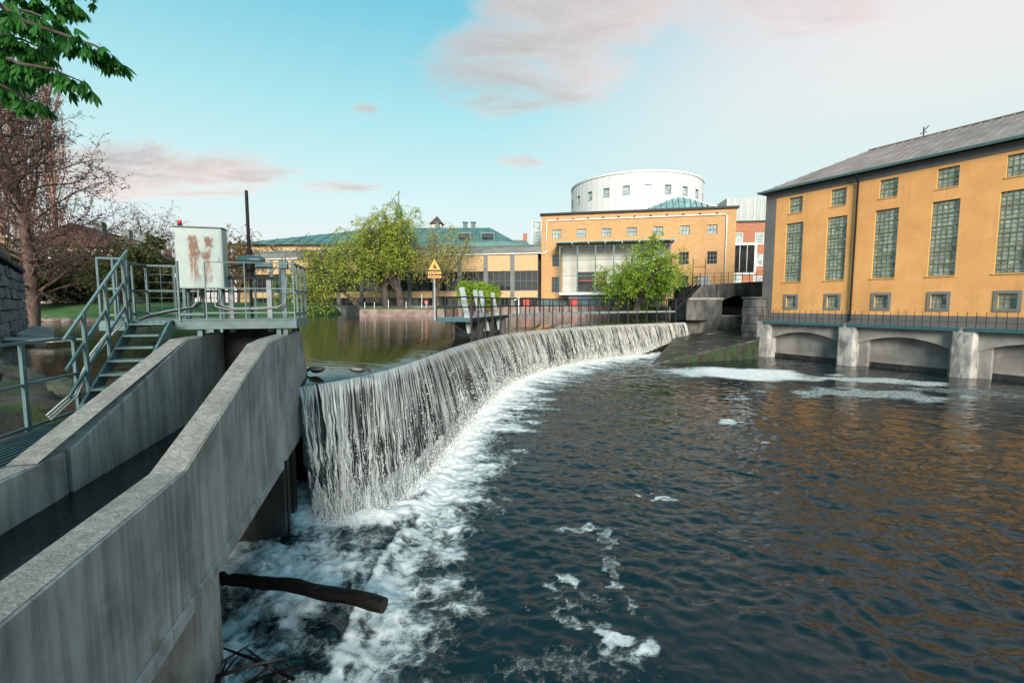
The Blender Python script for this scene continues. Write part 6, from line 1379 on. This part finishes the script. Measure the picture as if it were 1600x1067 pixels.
# ------------------------------------------------------------------ small things
def build_bank_bits():
    for i, (px, py, Y, h, lab) in enumerate([(659, 480, 62, 1.9, 'tall thin white marker post on the spit beside the red sign'), (634.5, 482, 60.5, .9, 'short white marker post at the foot of the right willow trunk'), (607, 483, 60, 1.1, 'short white marker post between the two willow trunks'), (570, 482, 60.5, .8, 'short white marker post, the leftmost on the spit'), (585, 482, 60.5, .8, 'short white marker post, second from the left on the spit')]):
        p = at(px, py, Y); m = MB(); m.tube([(p.x, p.y, 3.86), (p.x+.02, p.y, 3.86+h*.93), (p.x+.02, p.y, 3.86+h)], [.045, .04, .02], 8); tag(m.build('marker_post', 'post_white'), lab, 'post', 'marker posts on the spit')
    p = at(666, 478, 60.5); t = thing('number_sign', 'round red sign with a white number two on the spit', 'sign', (p.x, p.y, 3.86))
    m = MB(); m.box(p.x-.03, p.x+.03, p.y, p.y+.05, 3.86, 4.6); m.build('pole', 'post_white', t)
    m = MB(); m.extr([(p.x+.24*math.cos(k*math.pi/10), 4.62+.24*math.sin(k*math.pi/10)) for k in range(20)], 1, p.y-.03, p.y-.002); m.build('disc', 'sign_red', t)
    tc = bpy.data.curves.new('number', 'FONT'); tc.body = '2'; tc.size = .42; tc.align_x = 'CENTER'; tc.extrude = .004
    to = bpy.data.objects.new('number', tc); COL.objects.link(to); dg = bpy.context.evaluated_depsgraph_get(); me = bpy.data.meshes.new_from_object(to.evaluated_get(dg)); bpy.data.objects.remove(to)
    me.transform(Matrix.Rotation(math.pi/2, 4, 'X')); o = link('numeral', me, 'post_white', t, (p.x, p.y-.036, 4.48)); 
    for i, (s, lab) in enumerate([(4.9, 'red bin under the left end of the glass bay'), (11.2, 'small red bin under the middle of the glass bay'), (-1.6, 'red bin beside the dark low windows near the brick hall')]):
        c = HB((s, 2.9, 4.1)); fr = Frame(c, HB.ex, HB.ey); t = thing('red_bin', lab, 'bin', tuple(c), 'red bins on the far quay')
        m = MB(fr); m.add([(-.4, -.35, 0), (.4, -.35, 0), (.4, .35, 0), (-.4, .35, 0), (-.48, -.42, .95), (.48, -.42, .95), (.48, .42, .95), (-.48, .42, .95)], [(3, 2, 1, 0), (4, 5, 6, 7), (0, 1, 5, 4), (1, 2, 6, 5), (2, 3, 7, 6), (3, 0, 4, 7)]); m.build('bin_body', 'red_thing', t, bevel=.03)
        m = MB(fr); m.box(-.5, .5, -.44, .44, .955, 1.06); m.build('lid', 'red_thing', t, bevel=.03)
    # bank wall in front of the halls
    w = thing('far_bank_wall', 'reddish granite bank wall between pond and brick hall', 'wall', (6, 60.5, 2))
    xs = np.linspace(-7.3, 17.0, 25)
    for k in range(24):
        a, b = xs[k], xs[k+1]; y = lambda x: 62.45+(x+7.4)*(60.0-62.6)/(17.2+7.5); 
        m = MB(); m.bar((a+.02, y(a)-.2, 3.2), (b-.02, y(b)-.2, 3.2), .45, 1.9); m.build('stone', 'granite_red', w, bevel=.03)
    # debris caught under the near pier
    d = thing('driftwood_tangle', 'tangle of brown sticks at the foot of the near flume pier', 'driftwood', (-2.9, 4.6, .3)); rd = random.Random(3)
    for k in range(9):
        c = Vector((-3.0+rd.uniform(-.35, .45), 4.55+rd.uniform(-.25, .3), .38+rd.uniform(0, .15))); a = rd.uniform(0, 3.14); v = Vector((math.cos(a), math.sin(a), rd.uniform(-.3, .3)))*rd.uniform(.25, .5); m = MB(); m.tube([c-v, c+Vector((0, 0, .03)), c+v], [.022, .02, .008], 6); m.build('stick', 'bark' if k % 2 else 'log_bark', d, smooth=True)
    # lifebuoy-like lamp on the footbridge: slim post with a floodlight head
    x, y = crest_at(QA+9.5, 1.0); t = thing('floodlight_post', 'slim post with a small white floodlight on the weir footbridge', 'lamp', (x, y, ZK))
    m = MB(); m.box(x-.03, x+.03, y-.03, y+.03, ZK+.001, ZK+.95); m.build('post', 'post_white', t); m = MB(); m.add([(x-.32, y-.1, ZK+1.0), (x+.05, y-.1, ZK+1.12), (x+.05, y+.12, ZK+1.12), (x-.32, y+.12, ZK+1.0), (x-.3, y-.1, ZK+.9), (x+.07, y-.1, ZK+.98), (x+.07, y+.12, ZK+.98), (x-.3, y+.12, ZK+.9)], [(0, 1, 2, 3), (7, 6, 5, 4), (0, 4, 5, 1), (1, 5, 6, 2), (2, 6, 7, 3), (3, 7, 4, 0)]); m.build('lamp_head', 'post_white', t)
build_bank_bits()
